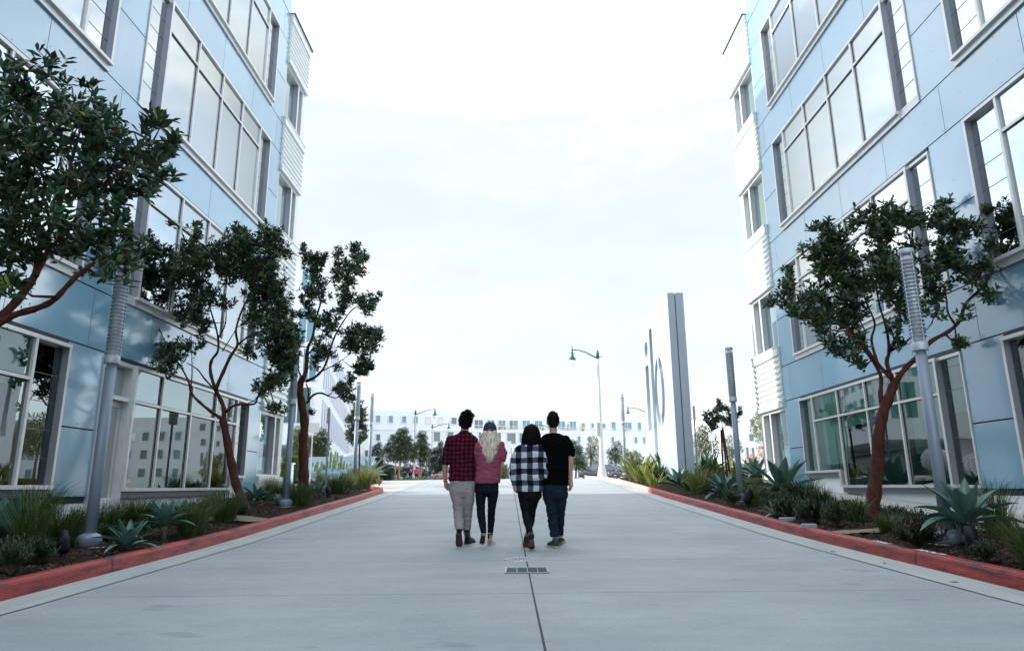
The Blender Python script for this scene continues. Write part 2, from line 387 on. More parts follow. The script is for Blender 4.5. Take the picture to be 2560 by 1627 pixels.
tag(chips('bark_mulch', -7.3, -4.6, 5, 20, 14000, 1), 'brown bark chips scattered over the left planting bed', 'mulch')
tag(chips('bark_mulch', 4.6, 7.1, 5, 20, 14000, 2), 'brown bark chips scattered over the right planting bed', 'mulch')
# white worn stencil lettering on the kerb top
def text_mesh(s, size, m, ext=.001, name='lettering', bold=0, align='CENTER'):
    c = bpy.data.curves.new(name, 'FONT'); c.body = s; c.size = size; c.extrude = ext; c.offset = bold; c.align_x = align; c.align_y = 'CENTER'
    o = bpy.data.objects.new(name, c); COL.objects.link(o); dg = bpy.context.evaluated_depsgraph_get()
    me = bpy.data.meshes.new_from_object(o.evaluated_get(dg)); bpy.data.objects.remove(o); bpy.data.curves.remove(c)
    me.materials.clear(); me.materials.append(m); return me
def place_mesh(me, name, mtx, parent=None):
    o = bpy.data.objects.new(name, me); COL.objects.link(o)
    if parent is not None: o.parent = parent
    o.matrix_local = mtx; return o
M_wpaint = mat('worn white paint', (.62, .62, .66), .7, var=.15, scale=20)
def kerb_text(s, x, y, name, sx=1, size=.13):
    me = text_mesh(s, size, M_wpaint, .0005, name, .004)
    g = G(y) + .157; sl_ = (G(y + .3) - G(y - .3)) / .6
    ex = Vector((0, sx, sl_ * sx)).normalized(); ey = Vector((-sx, 0, 0)); ez = ex.cross(ey)
    mt = Matrix((ex, ey, ez)).transposed().to_4x4(); mt.translation = (x, y, g)
    o = place_mesh(me, name, mt @ Matrix.Diagonal((1.5, .8, 1, 1)))
    return tag(o, None, None, kind='structure')
kerb_text('FIRE', KX + .105, 8.75, 'kerb_markings', 1); kerb_text('LANE', KX + .105, 7.75, 'kerb_markings', 1)
# manhole cover, drain grate, leaves
M_steel = mat('pale worn steel', (.44, .42, .45), .45, metal=.4, var=.15, scale=20)
mh = thing('manhole_cover', 'round pale steel manhole cover flush in the road beyond the drain grate', 'manhole cover', (.065, 8.68, G(8.68)))
b = MB(); b.lathe([(.0, .004), (.165, .004), (.17, .007), (.188, .007), (.19, .0)], 40, 0, (0, 0, 0), False); b.build('cover', M_steel, mh)
b = MB()
for a in range(0, 360, 30):
    for r in (.05, .09, .13): b.box(r*math.cos(R_(a))-.008, r*math.cos(R_(a))+.008, r*math.sin(R_(a))-.008, r*math.sin(R_(a))+.008, .006, .009)
b.build('tread_pattern', mat('steel tread', (.25, .24, .27), .5, metal=.4), mh)
mh.rotation_euler = (math.atan((G(9) - G(8.3)) / .7), 0, 0)
dg_ = thing('drain_grate', 'rectangular dark slotted drain grate set in the road before the manhole', 'drain grate', (.135, 7.74, G(7.74)))
dg_.rotation_euler = (math.atan((G(8) - G(7.4)) / .6), 0, 0)
b = MB(); W, D = .235, .19
b.box(-W, W, -D, D, .001, .005, 1)
b.box(-W, -W + .02, -D, D, .004, .014, 0); b.box(W - .02, W, -D, D, .004, .014, 0); b.box(-W, W, -D, -D + .008, .0045, .013, 0); b.box(-W, W, D - .008, D, .0045, .013, 0)
b.build('frame', [M_steel, M_black], dg_)
b = MB()
for k in range(4):
    for j in range(9):
        x = -W + .03 + k * .11; b.box(x, x + .095, -D + .02 + j * .039, -D + .04 + j * .039, .005, .011)
b.build('slats', mat('dark slate slat', (.045, .085, .12), .5, metal=.2), dg_)
b = MB()
for k in range(3): b.box(-W + .127 + k * .11 , -W + .134 + k * .11, -D, D, .006, .0155)
b.build('crossbar', M_steel, dg_)
rnd = random.Random(5)
def dead_leaf(x, y, a):
    b = MB(); l, w = rnd.uniform(.03, .045), rnd.uniform(.010, .016)
    b.add([(-l, 0, .006), (-l*.3, w, .012), (l*.5, w*.8, .008), (l, 0, .014), (l*.5, -w*.8, .004), (-l*.3, -w, .010), (0, 0, .004)], [(0, 5, 6), (5, 4, 6), (4, 3, 6), (3, 2, 6), (2, 1, 6), (1, 0, 6)])
    o = b.build('fallen_leaf', mat('dead leaf', (.09, .035, .02), .8)); o.location = (x, y, G(y) + .004); o.rotation_euler = (0, 0, a); return o
for k, (x, y, lab) in enumerate([(4.05, 9.1, 'small brown leaf lying in the right gutter, farthest of the leaves'), (4.12, 8.0, 'small brown leaf on the right gutter, middle of the three leaves'), (4.10, 6.75, 'larger brown leaf lying nearest the camera by the right kerb')]):
    tag(dead_leaf(x, y, k * 1.3), lab, 'leaf', 'brown leaves fallen in the right gutter')

# ================================================================== OFFICE BUILDINGS
def corr_band(bm_, s, X, y0, y1, z0, z1, t_=.07):
    """horizontal corrugation: profile in x-z extruded along y"""
    per = .19; pr = []
    z = z0; out = .05; inn = .0
    while z < z1 - 1e-4:
        h = min(per, z1 - z)
        pr += [(inn, z), (out, z + h * .25), (out, z + h * .5), (inn, z + h * .8)]; z += h
    pr.append((inn, z1)); pr = [(X - s * 0 - s * (p + .03), q) for p, q in pr]
    pr = [(X + s * .10, z0)] + pr + [(X + s * .10, z1)]
    r0 = [(x, y0, z_) for x, z_ in pr]; r1 = [(x, y1, z_) for x, z_ in pr]
    bm_.rings([r0, r1] if s > 0 else [r0[::-1], r1[::-1]], 0, True, False)
def panel(parent, s, X, y0, y1, z0, z1, rv=True):
    b = MB(); g = .007; gz_ = .013; t_ = .03
    b.box(s * X, s * (X + t_), y0 + g, y1 - g, z0 + gz_, z1 - gz_, 0)
    if rv:
        ny = max(2, int(round((y1 - y0) / .62)) + 1); nz_ = max(2, int(round((z1 - z0) / .62)) + 1)
        for i in range(ny):
            for j in range(nz_):
                if ny > 2 and nz_ > 2 and 0 < i < ny - 1 and 0 < j < nz_ - 1 and (i + j) % 2: continue
                cy = y0 + .07 + (y1 - y0 - .14) * i / (ny - 1); cz = z0 + .07 + (z1 - z0 - .14) * j / (nz_ - 1)
                x = s * (X - .003); b.add([(x, cy + .0125 * math.cos(a), cz + .0125 * math.sin(a)) for a in [k * PI / 3 for k in range(6)]], [tuple(range(6))], 1)
    return b.build('panel', [M_panel, M_rivet], parent)
rw = random.Random(11)
def window(parent, s, X, y0, y1, z0, z1, mull, near=True, far=True, tr=.78, blind=.5, name='window', step=None, strips=(.70, .85)):
    """the middle panes sit in a box that stands proud of the panels; the end strips lie back at the panel plane"""
    fr = MB(); pr_ = .10
    bx = lambda d0, d1, a, c, e, f, mi=0: fr.box(s * (X + d0), s * (X + d1), a, c, e, f, mi)
    t_ = .065; zt = z1 - .05
    yn = y0 + strips[0] if near else y0
    bx(-.02, .10, y0 + .001, y1 - .001, z1 - .045, z1 + .035, 2)         # black shadow gap above the head
    bx(-pr_, .12, yn, y1, zt - t_, zt)                                   # head
    if near: bx(-.03, .12, y0, yn, zt - t_ + .002, zt - .002)
    segs = [(yn, y1, z0)]
    if step: segs = [(yn, step[0], z0), (step[0], y1, step[1])]
    for a, c, zz in segs:
        bx(-pr_ - .02, .12, a, c, zz, zz + t_); bx(-.05, .10, a + .002, c - .002, zz - .13, zz, 3 if z0 < 1 else 0)
    if near: bx(-.03, .12, y0, yn, z0 + .002, z0 + t_ - .01); bx(-.028, .10, y0 + .002, yn, z0 - .13, z0, 3 if z0 < 1 else 0)
    def zb(y): return z0 if not step or y < step[0] else step[1]
    if near: bx(-.028, .12, y0 + .001, y0 + .035, z0 + t_, zt - t_)
    else: bx(-pr_ + .004, .12, y0, y0 + .06, z0 + t_, zt - t_)
    bx(-pr_ + .012, .12, y1 - .05, y1, zb(y1) + t_, zt - t_, 1); bx(-pr_ + .004, -pr_ + .010, y1 - .06, y1, zb(y1) + t_, zt - t_)
    if step: bx(-pr_ - .01, .12, step[0] - .05, step[0] + .03, z0 + t_, step[1] + t_)
    ys = [y0 + .035 if near else y0 + .06]
    if near: ys.append(yn)
    ys += mull
    if far: ys.append(y1 - strips[1])
    ys.append(y1 - .05)
    panes = []
    for i, (a, c) in enumerate(zip(ys, ys[1:])):
        strip = (near and i == 0) or (far and i == len(ys) - 2)
        if i:
            if near and i == 1:
                bx(-pr_ + .004, .12, a, a + .05, zb(a) + t_, zt - t_, 1); bx(-pr_ - .003, -pr_ + .003, a, a + .07, zb(a) + t_, zt - t_)
            elif far and i == len(ys) - 2: bx(-pr_ + .006, .12, a - .06, a, zb(a) + t_, zt - t_)
            else: (bx(-pr_ + .006, .0, a - .026, a + .026, zb(a) + t_, zt - t_), bx(-.052, -.03, a - .044, a + .044, zb(a) + t_, zt - t_, 2))
        if strip:
            panes.append((a + (.05 if 0 else 0), c, zb(a + .1) + t_, zt - t_, .03))
            z = zb(a + .1) + .5
            while z < zt - .2: bx(.024, .032, a + .01, c - .01, z - .005, z + .005, 3); z += .46
        else:
            a2, c2 = a + .025, c - .025
            bx(-pr_ + .012, .0, a2, c2, z1 - tr - .026, z1 - tr + .026); bx(-.0515, -.03, a2 + .02, c2 - .02, z1 - tr - .044, z1 - tr + .044, 2)
            panes.append((a2, c2, zb((a + c) / 2) + t_, z1 - tr - .03, -.045)); panes.append((a2, c2, z1 - tr + .03, zt - t_, -.045))
    w = fr.build(name, [M_alu, M_fin, M_dark, M_sill], parent)
    for a, c, e, f, d in panes:
        p = MB(); x = s * (X + d)
        v = [(x, a, e), (x, c, e), (x, c, f), (x, a, f)]
        p.add(v, [(0, 3, 2, 1) if s > 0 else (0, 1, 2, 3)]); p.build('pane', M_glass if z0 > 1 else M_glass_low, w)
    # roller blinds behind the glass, each drawn to its own height
    for i, (a, c) in enumerate(zip(ys, ys[1:])):
        if rw.random() < blind:
            h = rw.uniform(.35, .95) * (z1 - z0); bl = MB(); bl.box(s * (X + .13), s * (X + .135), a + .04, c - .04, z1 - h, z1 - .1); bl.build('blind', M_blind, w)
    return w
FL = [(-.10, 2.53), (3.80, 6.77), (7.99, 10.98), (12.27, 15.20), (16.5, 19.4)]
def office(name, s, X, yc, ye, bay, nb, blank, ztop, label, zroofc):
    """s: -1 left / +1 right;  yc blue corner, ye corrugated end"""
    B = thing(name, label, 'office building', (0, 0, 0))
    # structural core (walls and floors behind the facade), roof
    b = MB(); D = 34
    b.box(s * (X + .95), s * (X + D), -24, ye - .25, -2.0, ztop - .3)
    b.build('core_wall', M_inside, B)
    b = MB(); b.box(s * (X + .03), s * (X + D), -24, yc, ztop - .3, ztop); b.build('roof', M_panel, B)
    # slab edges behind the cladding bands
    b = MB()
    for (z0, z1), nx in zip(FL, FL[1:] + [(ztop - .3, 0)]):
        b.box(s * (X + .035), s * (X + .95), -24, yc - .03, z1 + .04, nx[0] - .14 if nx[1] else nx[0])
    b.build('floor_slabs', M_panel_gap, B)
    b = MB(); 
    b.box(s * (X + .04), s * (X + .95), -24, bay[0] + .02, -2, -.15); b.box(s * (X + .04), s * (X + .95), bay[0] + .02, yc, -2, -.15)
    b.build('plinth', M_stucco, B)
    # near windowless stretch behind the camera
    b = MB(); b.box(s * (X + .01), s * (X + .95), -24, nb[0] - .02, -.24, ztop - .3); b.build('near_wall', M_panel, B)
    # blank columns behind panels
    b = MB()
    for a, c in (blank, (bay[1], yc - .03)): b.box(s * (X + .036), s * (X + .95), a + .01, c - .01, -.23, ztop - .31)
    b.build('backing_wall', M_panel_gap, B)
    # spandrel panel bands
    js = [nb[0] + .3]
    for y in frange(nb[0] + .3, yc, 2.1): pass
    jl = [yc - 21.2 + q for q in (10.12, 12.28, 14.4, 16.47, 18.57, 20.65)] if s < 0 else [7.95, 10.2, 12.42, 14.6, 16.8, 19.0, 21.3]
    if s < 0: jl = [5.8, 7.95] + jl
    jl = [nb[0]] + jl + [yc]
    bands = [(FL[i][1] + .035, FL[i + 1][0] - .13) for i in range(4)]
    for bi, (z0, z1) in enumerate(bands):
        for a, c in zip(jl, jl[1:]): panel(B, s, X, a, c, z0, z1, rv=(bi < 3))
    # panels beside the windows
    for i, (z0, z1) in enumerate(FL[:4]):
        lo = z0 - .13 if i else -.12; hi = z1 + .035; mid = z0 + (1.18 if i == 0 else 1.42)
        for a, c in (blank, (bay[1], yc)):
            panel(B, s, X, a, c, lo, mid); panel(B, s, X, a, c, mid, hi)
    return B, bands
XL, XR = 7.8, 8.7
def step_fill(B, s, X, a, c):
    b = MB(); b.box(s * (X + .04), s * (X + .9), a, c, -.149, .165); b.build('plinth', M_stucco, B)
YCL, YEL, YCR, YER = 21.2, 23.38, 21.83, 24.18
LB, bandsL = office('office_building', -1, XL, YCL, YEL, (12.84, 20.05), (4.4, 11.72), (11.72, 12.84), 22.5, 'blue panelled office building on the left, with a glazed door at ground level', 16.5)
RB, bandsR = office('office_building', 1, XR, YCR, YER, (13.03, 20.57), (4.2, 11.8), (11.8, 13.03), 20.5, 'blue panelled office building on the right behind the single large tree', 16.8)
mu_L = [15.0, 16.42, 17.78]; mu_R = [15.24, 16.68, 18.15]
for i, (z0, z1) in enumerate(FL):
    if i == 0:
        window(LB, -1, XL, 13.86, 20.05, z0 + .07, z1, mu_L, near=False, step=(19.15, .30), blind=.25)
        window(RB, 1, XR, 13.03, 20.57, z0 + .0, z1, mu_R, step=(18.42, .30), blind=.9)
    elif i < 4:
        window(LB, -1, XL, 12.84, 20.05, z0, z1, mu_L, blind=.35); window(RB, 1, XR, 13.03, 20.57, z0, z1, mu_R, blind=.55)
    if i < 4:
        zz = z0 + (.12 if (i == 0) else 0)
        window(LB, -1, XL, 4.4, 11.72, zz, z1, [6.4, 7.9, 9.35], near=False, blind=.4)
        window(RB, 1, XR, 4.2, 11.8, zz - (.1 if i == 0 else 0), z1, [6.0, 7.6, 9.3], near=False, blind=.4)
for B, s, X, y0, y1 in ((LB, -1, XL, 4.4, YCL), (RB, 1, XR, 4.2, YCR)):
    b = MB(); b.box(s * X, s * (X + .03), y0, y1, FL[4][1] - 3.0, FL[4][1] + 1.0); b.build('parapet_wall', M_panel, B)
step_fill(LB, -1, XL, 19.16, 20.04); step_fill(RB, 1, XR, 18.43, 20.56)
# glazed door in the left facade
b = MB(); bx = lambda d0, d1, a, c, e, f, mi=0: b.box(-(XL + d0), -(XL + d1), a, c, e, f, mi)
bx(-.05, .3, 12.84, 13.86, 2.40, 2.48); bx(-.02, .1, 12.85, 13.85, 2.485, 2.565, 1)
bx(-.05, .3, 12.84, 12.92, -.55, 2.40); bx(-.05, .3, 13.78, 13.86, -.55, 2.40); bx(-.04, .3, 12.92, 13.78, 1.72, 1.80)
dr = b.build('door', [M_alu, M_dark], LB)
b = MB(); bx(.10, .15, 12.93, 13.01, -.5, 1.71); bx(.10, .15, 13.69, 13.77, -.5, 1.71); bx(.101, .149, 13.01, 13.69, 1.60, 1.71); bx(.101, .149, 13.01, 13.69, -.5, -.28)
b.build('door_leaf', M_alu, dr)
b = MB(); b.add([(-XL - .12, 13.01, -.28), (-XL - .12, 13.69, -.28), (-XL - .12, 13.69, 1.6), (-XL - .12, 13.01, 1.6)], [(0, 1, 2, 3)])
b.add([(-XL - .12, 12.92, 1.8), (-XL - .12, 13.78, 1.8), (-XL - .12, 13.78, 2.4), (-XL - .12, 12.92, 2.4)], [(0, 1, 2, 3)]); b.build('pane', M_glass, dr)
b = MB(); b.tube([(-XL - .08, 13.10, .2), (-XL - .04, 13.10, .2), (-XL - .04, 13.10, .75), (-XL - .08, 13.10, .75)], .012, 6); b.build('handle', M_alu, dr)
b = MB(); b.box(-XL + .06, -XL - .04, 14.0, 14.12, .02 + .95, .02 + 1.12); b.build('card_reader', M_stucco, LB)
b = MB(); b.box(-XL - .03, -XL + .02, 10.98, 11.13, -.42, -.14); b.box(-XL + .02, -XL + .025, 11.02, 11.09, -.36, -.2, 1)
b.build('alarm_box', [M_sill, mat('red plate', (.5, .02, .02), .5)], LB)
# corrugated end bays
def end_bay(B, s, X, y0, y1, ztop, wins):
    zz = -.24; bands = []
    for (a, c) in wins: bands.append((zz, a)); zz = c
    bands.append((zz, ztop))
    for (a, c) in bands:
        if c - a > .4 and a > -.2:
            b = MB(); corr_band(b, s, s * X, y0 + .01, y1, a + .13, c - .28); b.build('corrugated_panel', M_corr, B)
            b = MB(); b.box(s * (X - .10), s * (X + .1), y0 + .01, y1 + .02, c - .27, c - .02); b.box(s * (X - .12), s * (X + .1), y0 + .005, y1 + .04, c - .02, c + .03)
            b.build('fascia', M_corr, B, bevel=.006); b = MB(); b.box(s * (X - .09), s * (X + .1), y0 + .01, y1 + .015, a, a + .12); b.build('drip_trim', M_corr, B)
        else:
            b = MB(); b.box(s * (X - .09), s * (X + .1), y0 + .01, y1 + .015, a, c); b.build('fascia', M_corr, B)
    b = MB()
    b.box(s * (X - .03), s * (X + .96), y0 + .02, y1 - .02, ztop - .02, ztop + .05); 
    b.box(s * (X - .16), s * (X + .3), y0 + .01, y1 + .06, ztop + .03, ztop + .09); b.build('coping', M_dark, B)
    b = MB()
    prev = -.24
    for (a, c) in wins + [(ztop, ztop)]:
        b.box(s * (X + .1), s * (X + 34), y0 + .02, y1, prev, a); prev = c
    for (a, c) in wins: b.box(s * (X + 1.0), s * (X + 34), y0 + .02, y1, a, c)
    b.build('end_wall', M_white, B)
    for (a, c) in wins:
        b = MB(); bx = lambda d0, d1, p, q, e, f, mi=0: b.box(s * (X + d0), s * (X + d1), p, q, e, f, mi)
        bx(.02, .22, y0 + .02, y1 - .04, a, a + .07); bx(.02, .22, y0 + .02, y1 - .04, c - .10, c)
        bx(.021, .22, y0 + .02, y0 + .08, a + .07, c - .1); ym = y0 + 1.30
        bx(.0, .24, ym, ym + .13, a + .07, c - .1, 1); bx(-.002, .0, ym, ym + .13, a + .07, c - .1); bx(.0, .24, y1 - .36, y1 - .05, a + .07, c - .1)
        w = b.build('window', [M_alu, M_fin], B)
        for p, q in ((y0 + .08, ym), (ym + .13, y1 - .36)):
            g = MB(); x = s * (X + .16); g.add([(x, p, a + .07), (x, q, a + .07), (x, q, c - .1), (x, p, c - .1)], [(0, 3, 2, 1) if s > 0 else (0, 1, 2, 3)]); g.build('pane', M_glass, w)
        bl = MB(); bl.box(s * (X + .5), s * (X + .505), y0 + .1, y1 - .4, a + .05 if a > 1 else a + 1.3, c - .05); bl.build('blind', M_blind, w)
end_bay(LB, -1, XL, YCL, YEL, 16.45, [(.37, 2.38), (4.25, 6.3), (8.42, 10.47), (12.43, 14.56)])
end_bay(RB, 1, XR, YCR, YER, 16.75, [(.37, 2.40), (4.35, 6.4), (8.57, 10.65), (12.8, 14.78)])
# ================================================================== LAMP POSTS with ribbed heads
def ribbed_post():
    r = thing('lamp_post', '', 'lamp post')
    H0, H1 = 2.26, 3.61
    b = MB(); b.lathe([(.088, .12), (.088, H0 - .0), (.078, H0), (.078, H0 + .16)], 24); b.build('pole', M_pole, r)
    b = MB(); b.lathe([(.195, .0), (.195, .10), (.19, .112), (.11, .15), (.09, .155)], 32); b.build('base', M_pole, r)
    b = MB(); b.lathe([(.30, -.12), (.30, -.025), (.285, -.01)], 32); b.build('footing', M_conc, r)
    b = MB(); b.lathe([(.098, H0 + .12), (.098, H1 - .04)], 24); hd = b.build('lamp_head', M_ring, r)
    b = MB()
    n = 21; z = H0 + .30
    for k in range(n):
        zz = H0 + .24 + k * (H1 - H0 - .34) / (n - 1)
        b.lathe([(.105, zz + .002), (.123, zz - .004), (.125, zz + .002), (.123, zz + .008), (.105, zz + .010)], 24, 0, (0, 0, 0), False)
    b.build('ribs', M_pole, hd)
    b = MB(); b.lathe([(.08, H0 + .06), (.122, H0 + .06), (.126, H0 + .07), (.126, H0 + .15), (.122, H0 + .16), (.08, H0 + .16)], 24); b.build('collar', M_ring, hd)
    b = MB(); b.lathe([(.02, H1 - .005), (.124, H1 - .005), (.127, H1), (.127, H1 + .04), (.122, H1 + .055), (.02, H1 + .075)], 24); b.build('cap', M_ring, hd)
    b = MB()
    for k in range(4):
        a = k * PI / 2 + .5; b.box(.113*math.cos(a)-.005, .113*math.cos(a)+.005, .113*math.sin(a)-.005, .113*math.sin(a)+.005, H0 + .14, H1)
    b.build('strut', M_ring, hd)
    return r
rp0 = ribbed_post(); grp = 'ribbed lamp posts along the driveway'
for i, (x, y, lab) in enumerate([(-5.35, 8.98, 'nearest left ribbed grey lamp post, its head under the large tree crown'),
        (-5.2, 16.1, 'left ribbed grey lamp post between the two slender red trunks'), (-5.5, 24.2, 'left ribbed grey lamp post beside a small sunlit tree'),
        (-6.15, 29.8, 'sunlit pale ribbed lamp post, farthest one on the left side'), (5.17, 8.5, 'nearest right ribbed grey lamp post in front of the big tree'),
        (5.36, 16.6, 'right ribbed grey lamp post beside the staked young tree'), (4.95, 30.9, 'sunlit ribbed lamp post just left of the tall white sign')]):
    o = rp0 if i == 0 else copy_tree(rp0)
    o.location = (x, y, G(y) + .17); o['label'] = lab; o['group'] = grp; o.rotation_euler = (0, 0, i * .7); o.scale = (.76, .76, 1)

# ================================================================== STREET LAMPS (green lantern on a curved arm)
M_green = mat('dark green metal', (.012, .075, .08), .4, metal=.3)
M_globe = mat('clear lamp globe', (.75, .8, .8), .2, spec=.8)
def street_lamp(px, ytop, Y, armL, lab, base=True):
    p = at(px, ytop, Y); g = G(Y); H = p.z - g
    r = thing('street_lamp', lab, 'street lamp', (p.x, Y, g), 0, 'green arm street lamps on the far street')
    m = mat('pale concrete lamp pole', (.45, .45, .44), .8, var=.08, scale=6)
    b = MB(); b.lathe([(.40, -.1), (.40, .12), (.34, .18), (.30, .5), (.22, .85), (.17, 1.1), (.16, 1.3), (.085, H - .25), (.085, H - .2)], 12); b.build('pole', m, r)
    b = MB(); b.lathe([(.11, H - .5), (.12, H - .1), (.10, H), (.03, H + .12), (.0, H + .3)], 10)
    s = 1 if armL > 0 else -1; A = abs(armL)
    pts = [(0, 0, H - .45), (s * A * .2, 0, H - .3), (s * A * .45, 0, H - .02), (s * A * .75, 0, H + .16), (s * A, 0, H + .18)]
    b.tube(pts, [.06, .05, .045, .04, .04], 6); b.tube([(-s * .3, 0, H - .32), (0, 0, H - .36)], .03, 6); b.build('arm', M_green, r)
    b = MB(); c = (s * A, 0, H - .55)
    b.lathe([(.0, 1.15), (.03, .95), (.05, .75), (.05, .6), (.10, .55), (.11, .3), (.14, .22), (.26, .06), (.27, -.04), (.05, -.04)], 12, 0, c); ln = b.build('lantern', M_green, r)
    b = MB(); b.lathe([(.24, -.05), (.20, -.25), (.12, -.42), (.0, -.5)], 12, 0, c); b.build('globe', M_globe, ln)
    return r
l1 = street_lamp(1494, 880, 50, -1.9, 'tall street lamp with flared base, left of the white sign')
b = MB(); b.box(-.30, -.14, -.16, .16, 3.0, 4.0); b.box(-.17, -.05, -.14, .14, 3.05, 3.15); b.box(-.17, -.05, -.14, .14, 3.85, 3.95); b.build('meter_box', mat('pale meter box', (.4, .4, .38), .6), l1, bevel=.03)
street_lamp(1039, 1027, 88, 2.5, 'street lamp in front of the large far tree, arm pointing right')
street_lamp(1081, 1062, 112, 2.7, 'smaller street lamp with arm ending near the plaid man')
street_lamp(1619, 1022, 86, -2.5, 'street lamp whose pole stands behind the white sign')
street_lamp(1383, 1064, 108, -2.8, 'street lamp mostly hidden behind the man in black')

# ================================================================== MONUMENT SIGN with cut letters
M_sign = mat('white sign metal', (.35, .40, .46), .5, spec=.4, var=.02, scale=.8)
sg = thing('monument_sign', 'tall white slab sign with recessed letters beside the driveway', 'sign', (0, 0, 0))
SX0, SX1, SY0, SY1, SZ0, SZ1 = 5.66, 6.30, 24.2, 29.2, -.4, 6.86
def letters_face():
    """front skin with holes: 2-D curve filled around inner loops; u = SY1 - y (reading left to right), v = z"""
    c = bpy.data.curves.new('f', 'CURVE'); c.dimensions = '2D'; c.fill_mode = 'BOTH'; c.extrude = .09
    def loop(pts):
        sp = c.splines.new('POLY'); sp.points.add(len(pts) - 1); sp.use_cyclic_u = True
        for q, (u, v) in zip(sp.points, pts): q.co = (u, v, 0, 1)
    def yz(px, py): 
        r = ray(px, py); t = SX0 / r[0]; return (SY1 - r[1] * t, r[2] * t)
    loop([(0, SZ0), (SY1 - SY0 - 1.0, SZ0), (SY1 - SY0 - 1.0, SZ1), (0, SZ1)])
    def rect(pa, pb):
        (u0, v1), (u1, v0) = yz(*pa), yz(*pb); return [(u0, v0), (u1, v0), (u1, v1), (u0, v1)]
    (u, v) = yz(1615, 875); loop([(u + .34 * math.cos(a), v + .36 * math.sin(a)) for a in [2*PI*k/24 for k in range(24)]])
    ui, vi = yz(1617, 914); _, v0 = yz(1624, 1076); loop([(ui - .33, v0), (ui + .33, v0), (ui + .33, vi), (ui - .33, vi)])
    ul, vl = yz(1625, 822); _, v0 = yz(1638, 1143); loop([(ul - .28, v0), (ul + .28, v0), (ul + .28, vl), (ul - .28, vl)])
    uo, vo = 3.05, None
    uo, vt = yz(1656, 882); _, vb = yz(1657, 1066); vo = (vt + vb) / 2; ry = (vt - vb) / 2; rx = .86; uo = min(uo, SY1 - SY0 - 1.0 - rx - .12)
    for s_ in (-1, 1):      # two C-shaped slots leave narrow bridges top and bottom
        pts = []
        for k in range(21):
            a = R_(84) - R_(168) * k / 20; pts.append((uo + s_ * (.05 + (rx - .05) * math.cos(a)), vo + ry * math.sin(a)))
        for k in range(21):
            a = -R_(84) + R_(168) * k / 20; pts.append((uo + s_ * (.05 + (rx * .46 - .05) * math.cos(a)), vo + ry * .68 * math.sin(a)))
        loop(pts)
    o = bpy.data.objects.new('f', c); COL.objects.link(o); dg = bpy.context.evaluated_depsgraph_get()
    me = bpy.data.meshes.new_from_object(o.evaluated_get(dg)); bpy.data.objects.remove(o)
    me.materials.clear(); me.materials.append(M_sign)
    # map (u,v,w) -> x = SX0+.09-w..., y = SY1-u, z = v
    mt = Matrix(((0, 0, -1, SX0 + .09), (-1, 0, 0, SY1), (0, 1, 0, 0), (0, 0, 0, 1)))
    me.transform(mt); return me
f_ = place_mesh(letters_face(), 'letter_panel', Matrix.Identity(4), sg)
b = MB(); b.box(SX0 + .182, SX0 + .31, SY0 + .02, SY1, SZ0, SZ1 - .002); b.build('back_panel', M_sign, sg)
b = MB()   # near upright, its left side turned slightly towards the road
y_ = SY0; ye_ = SY0 + .995
b.rings([[(SX0 + .06, y_, z), (SX0 + .31, y_, z), (SX0 + .31, ye_, z), (SX0 - .0, ye_, z)] for z in (SZ0, SZ1 + .02)], 0, True, False); b.build('upright', M_sign, sg)
b = MB(); b.box(SX0 + .35, SX1, SY0 + .004, SY1, SZ0, SZ1 + .02); b.build('rear_slab', M_sign, sg)
b = MB(); b.box(SX0 + .309, SX0 + .351, SY0 + .07, SY1 - .05, SZ0, SZ1 - .06); b.build('seam', mat('shaded seam metal', (.10, .13, .18), .6), sg)

# ================================================================== POST SIGNS
M_post = mat('galvanised post', (.20, .24, .28), .45, metal=.5, var=.2, scale=60)
M_signw = mat('sign white', (.72, .72, .71), .5); M_red = mat('sign red', (.5, .05, .05), .5)
def post_sign(px, ytop, Y, w, h, rz, lab, words=None, back=False, off=.15, sq=True):
    p = at(px, ytop, Y); g = G(Y) + off; r = thing('road_sign', lab, 'sign', (p.x, Y, g), rz); H = p.z - g
    b = MB()
    b.box(-.022, .022, -.022, .022, -.1, H - .02)
    if sq:
        z = .1
        while z < H - h: b.box(-.008, .008, -.0235, -.022, z, z + .02, 1); z += .06
    b.build('post', [M_post if sq else M_signw, M_black], r)
    b = MB(); b.box(-w / 2, w / 2, -.028, -.024, H - h, H); pl = b.build('plate', M_signw, r)
    if words:
        b = MB(); e = .006
        for q in ((-w/2+e, w/2-e, H-e*2, H-e), (-w/2+e, w/2-e, H-h+e, H-h+2*e)): b.box(q[0], q[1], -.0295, -.028, q[2], q[3])
        for q in ((-w/2+e, -w/2+2*e), (w/2-2*e, w/2-e)): b.box(q[0], q[1], -.0295, -.028, H-h+2*e, H-2*e)
        b.build('border', M_red, pl)
        for k, wd in enumerate(words):
            me = text_mesh(wd, .085 if k else .10, M_red, .0006, 'lettering', .001)
            place_mesh(me, 'lettering', Matrix.Translation((0, -.0295, H - .09 - k * .105)) @ Matrix.Rotation(PI / 2, 4, 'X'), pl)
    return r
post_sign(1733, 1013, 21.5, .30, .50, R_(68), 'narrow no parking sign on a perforated post by the white sign', ['NO', 'PARKING', 'FIRE', 'LANE'])
post_sign(824, 1019, 20.3, .30, .46, R_(-66), 'edge-on red and white sign on a perforated post, left bed', ['NO', 'PARKING', 'FIRE', 'LANE'])
post_sign(783, 1057, 27, .50, .38, R_(8), 'blank white square sign on a white post behind the red trunk', sq=False)
post_sign(1778, 1079, 42, .36, .55, R_(-8), 'small blank white sign behind the staked young tree', sq=False)

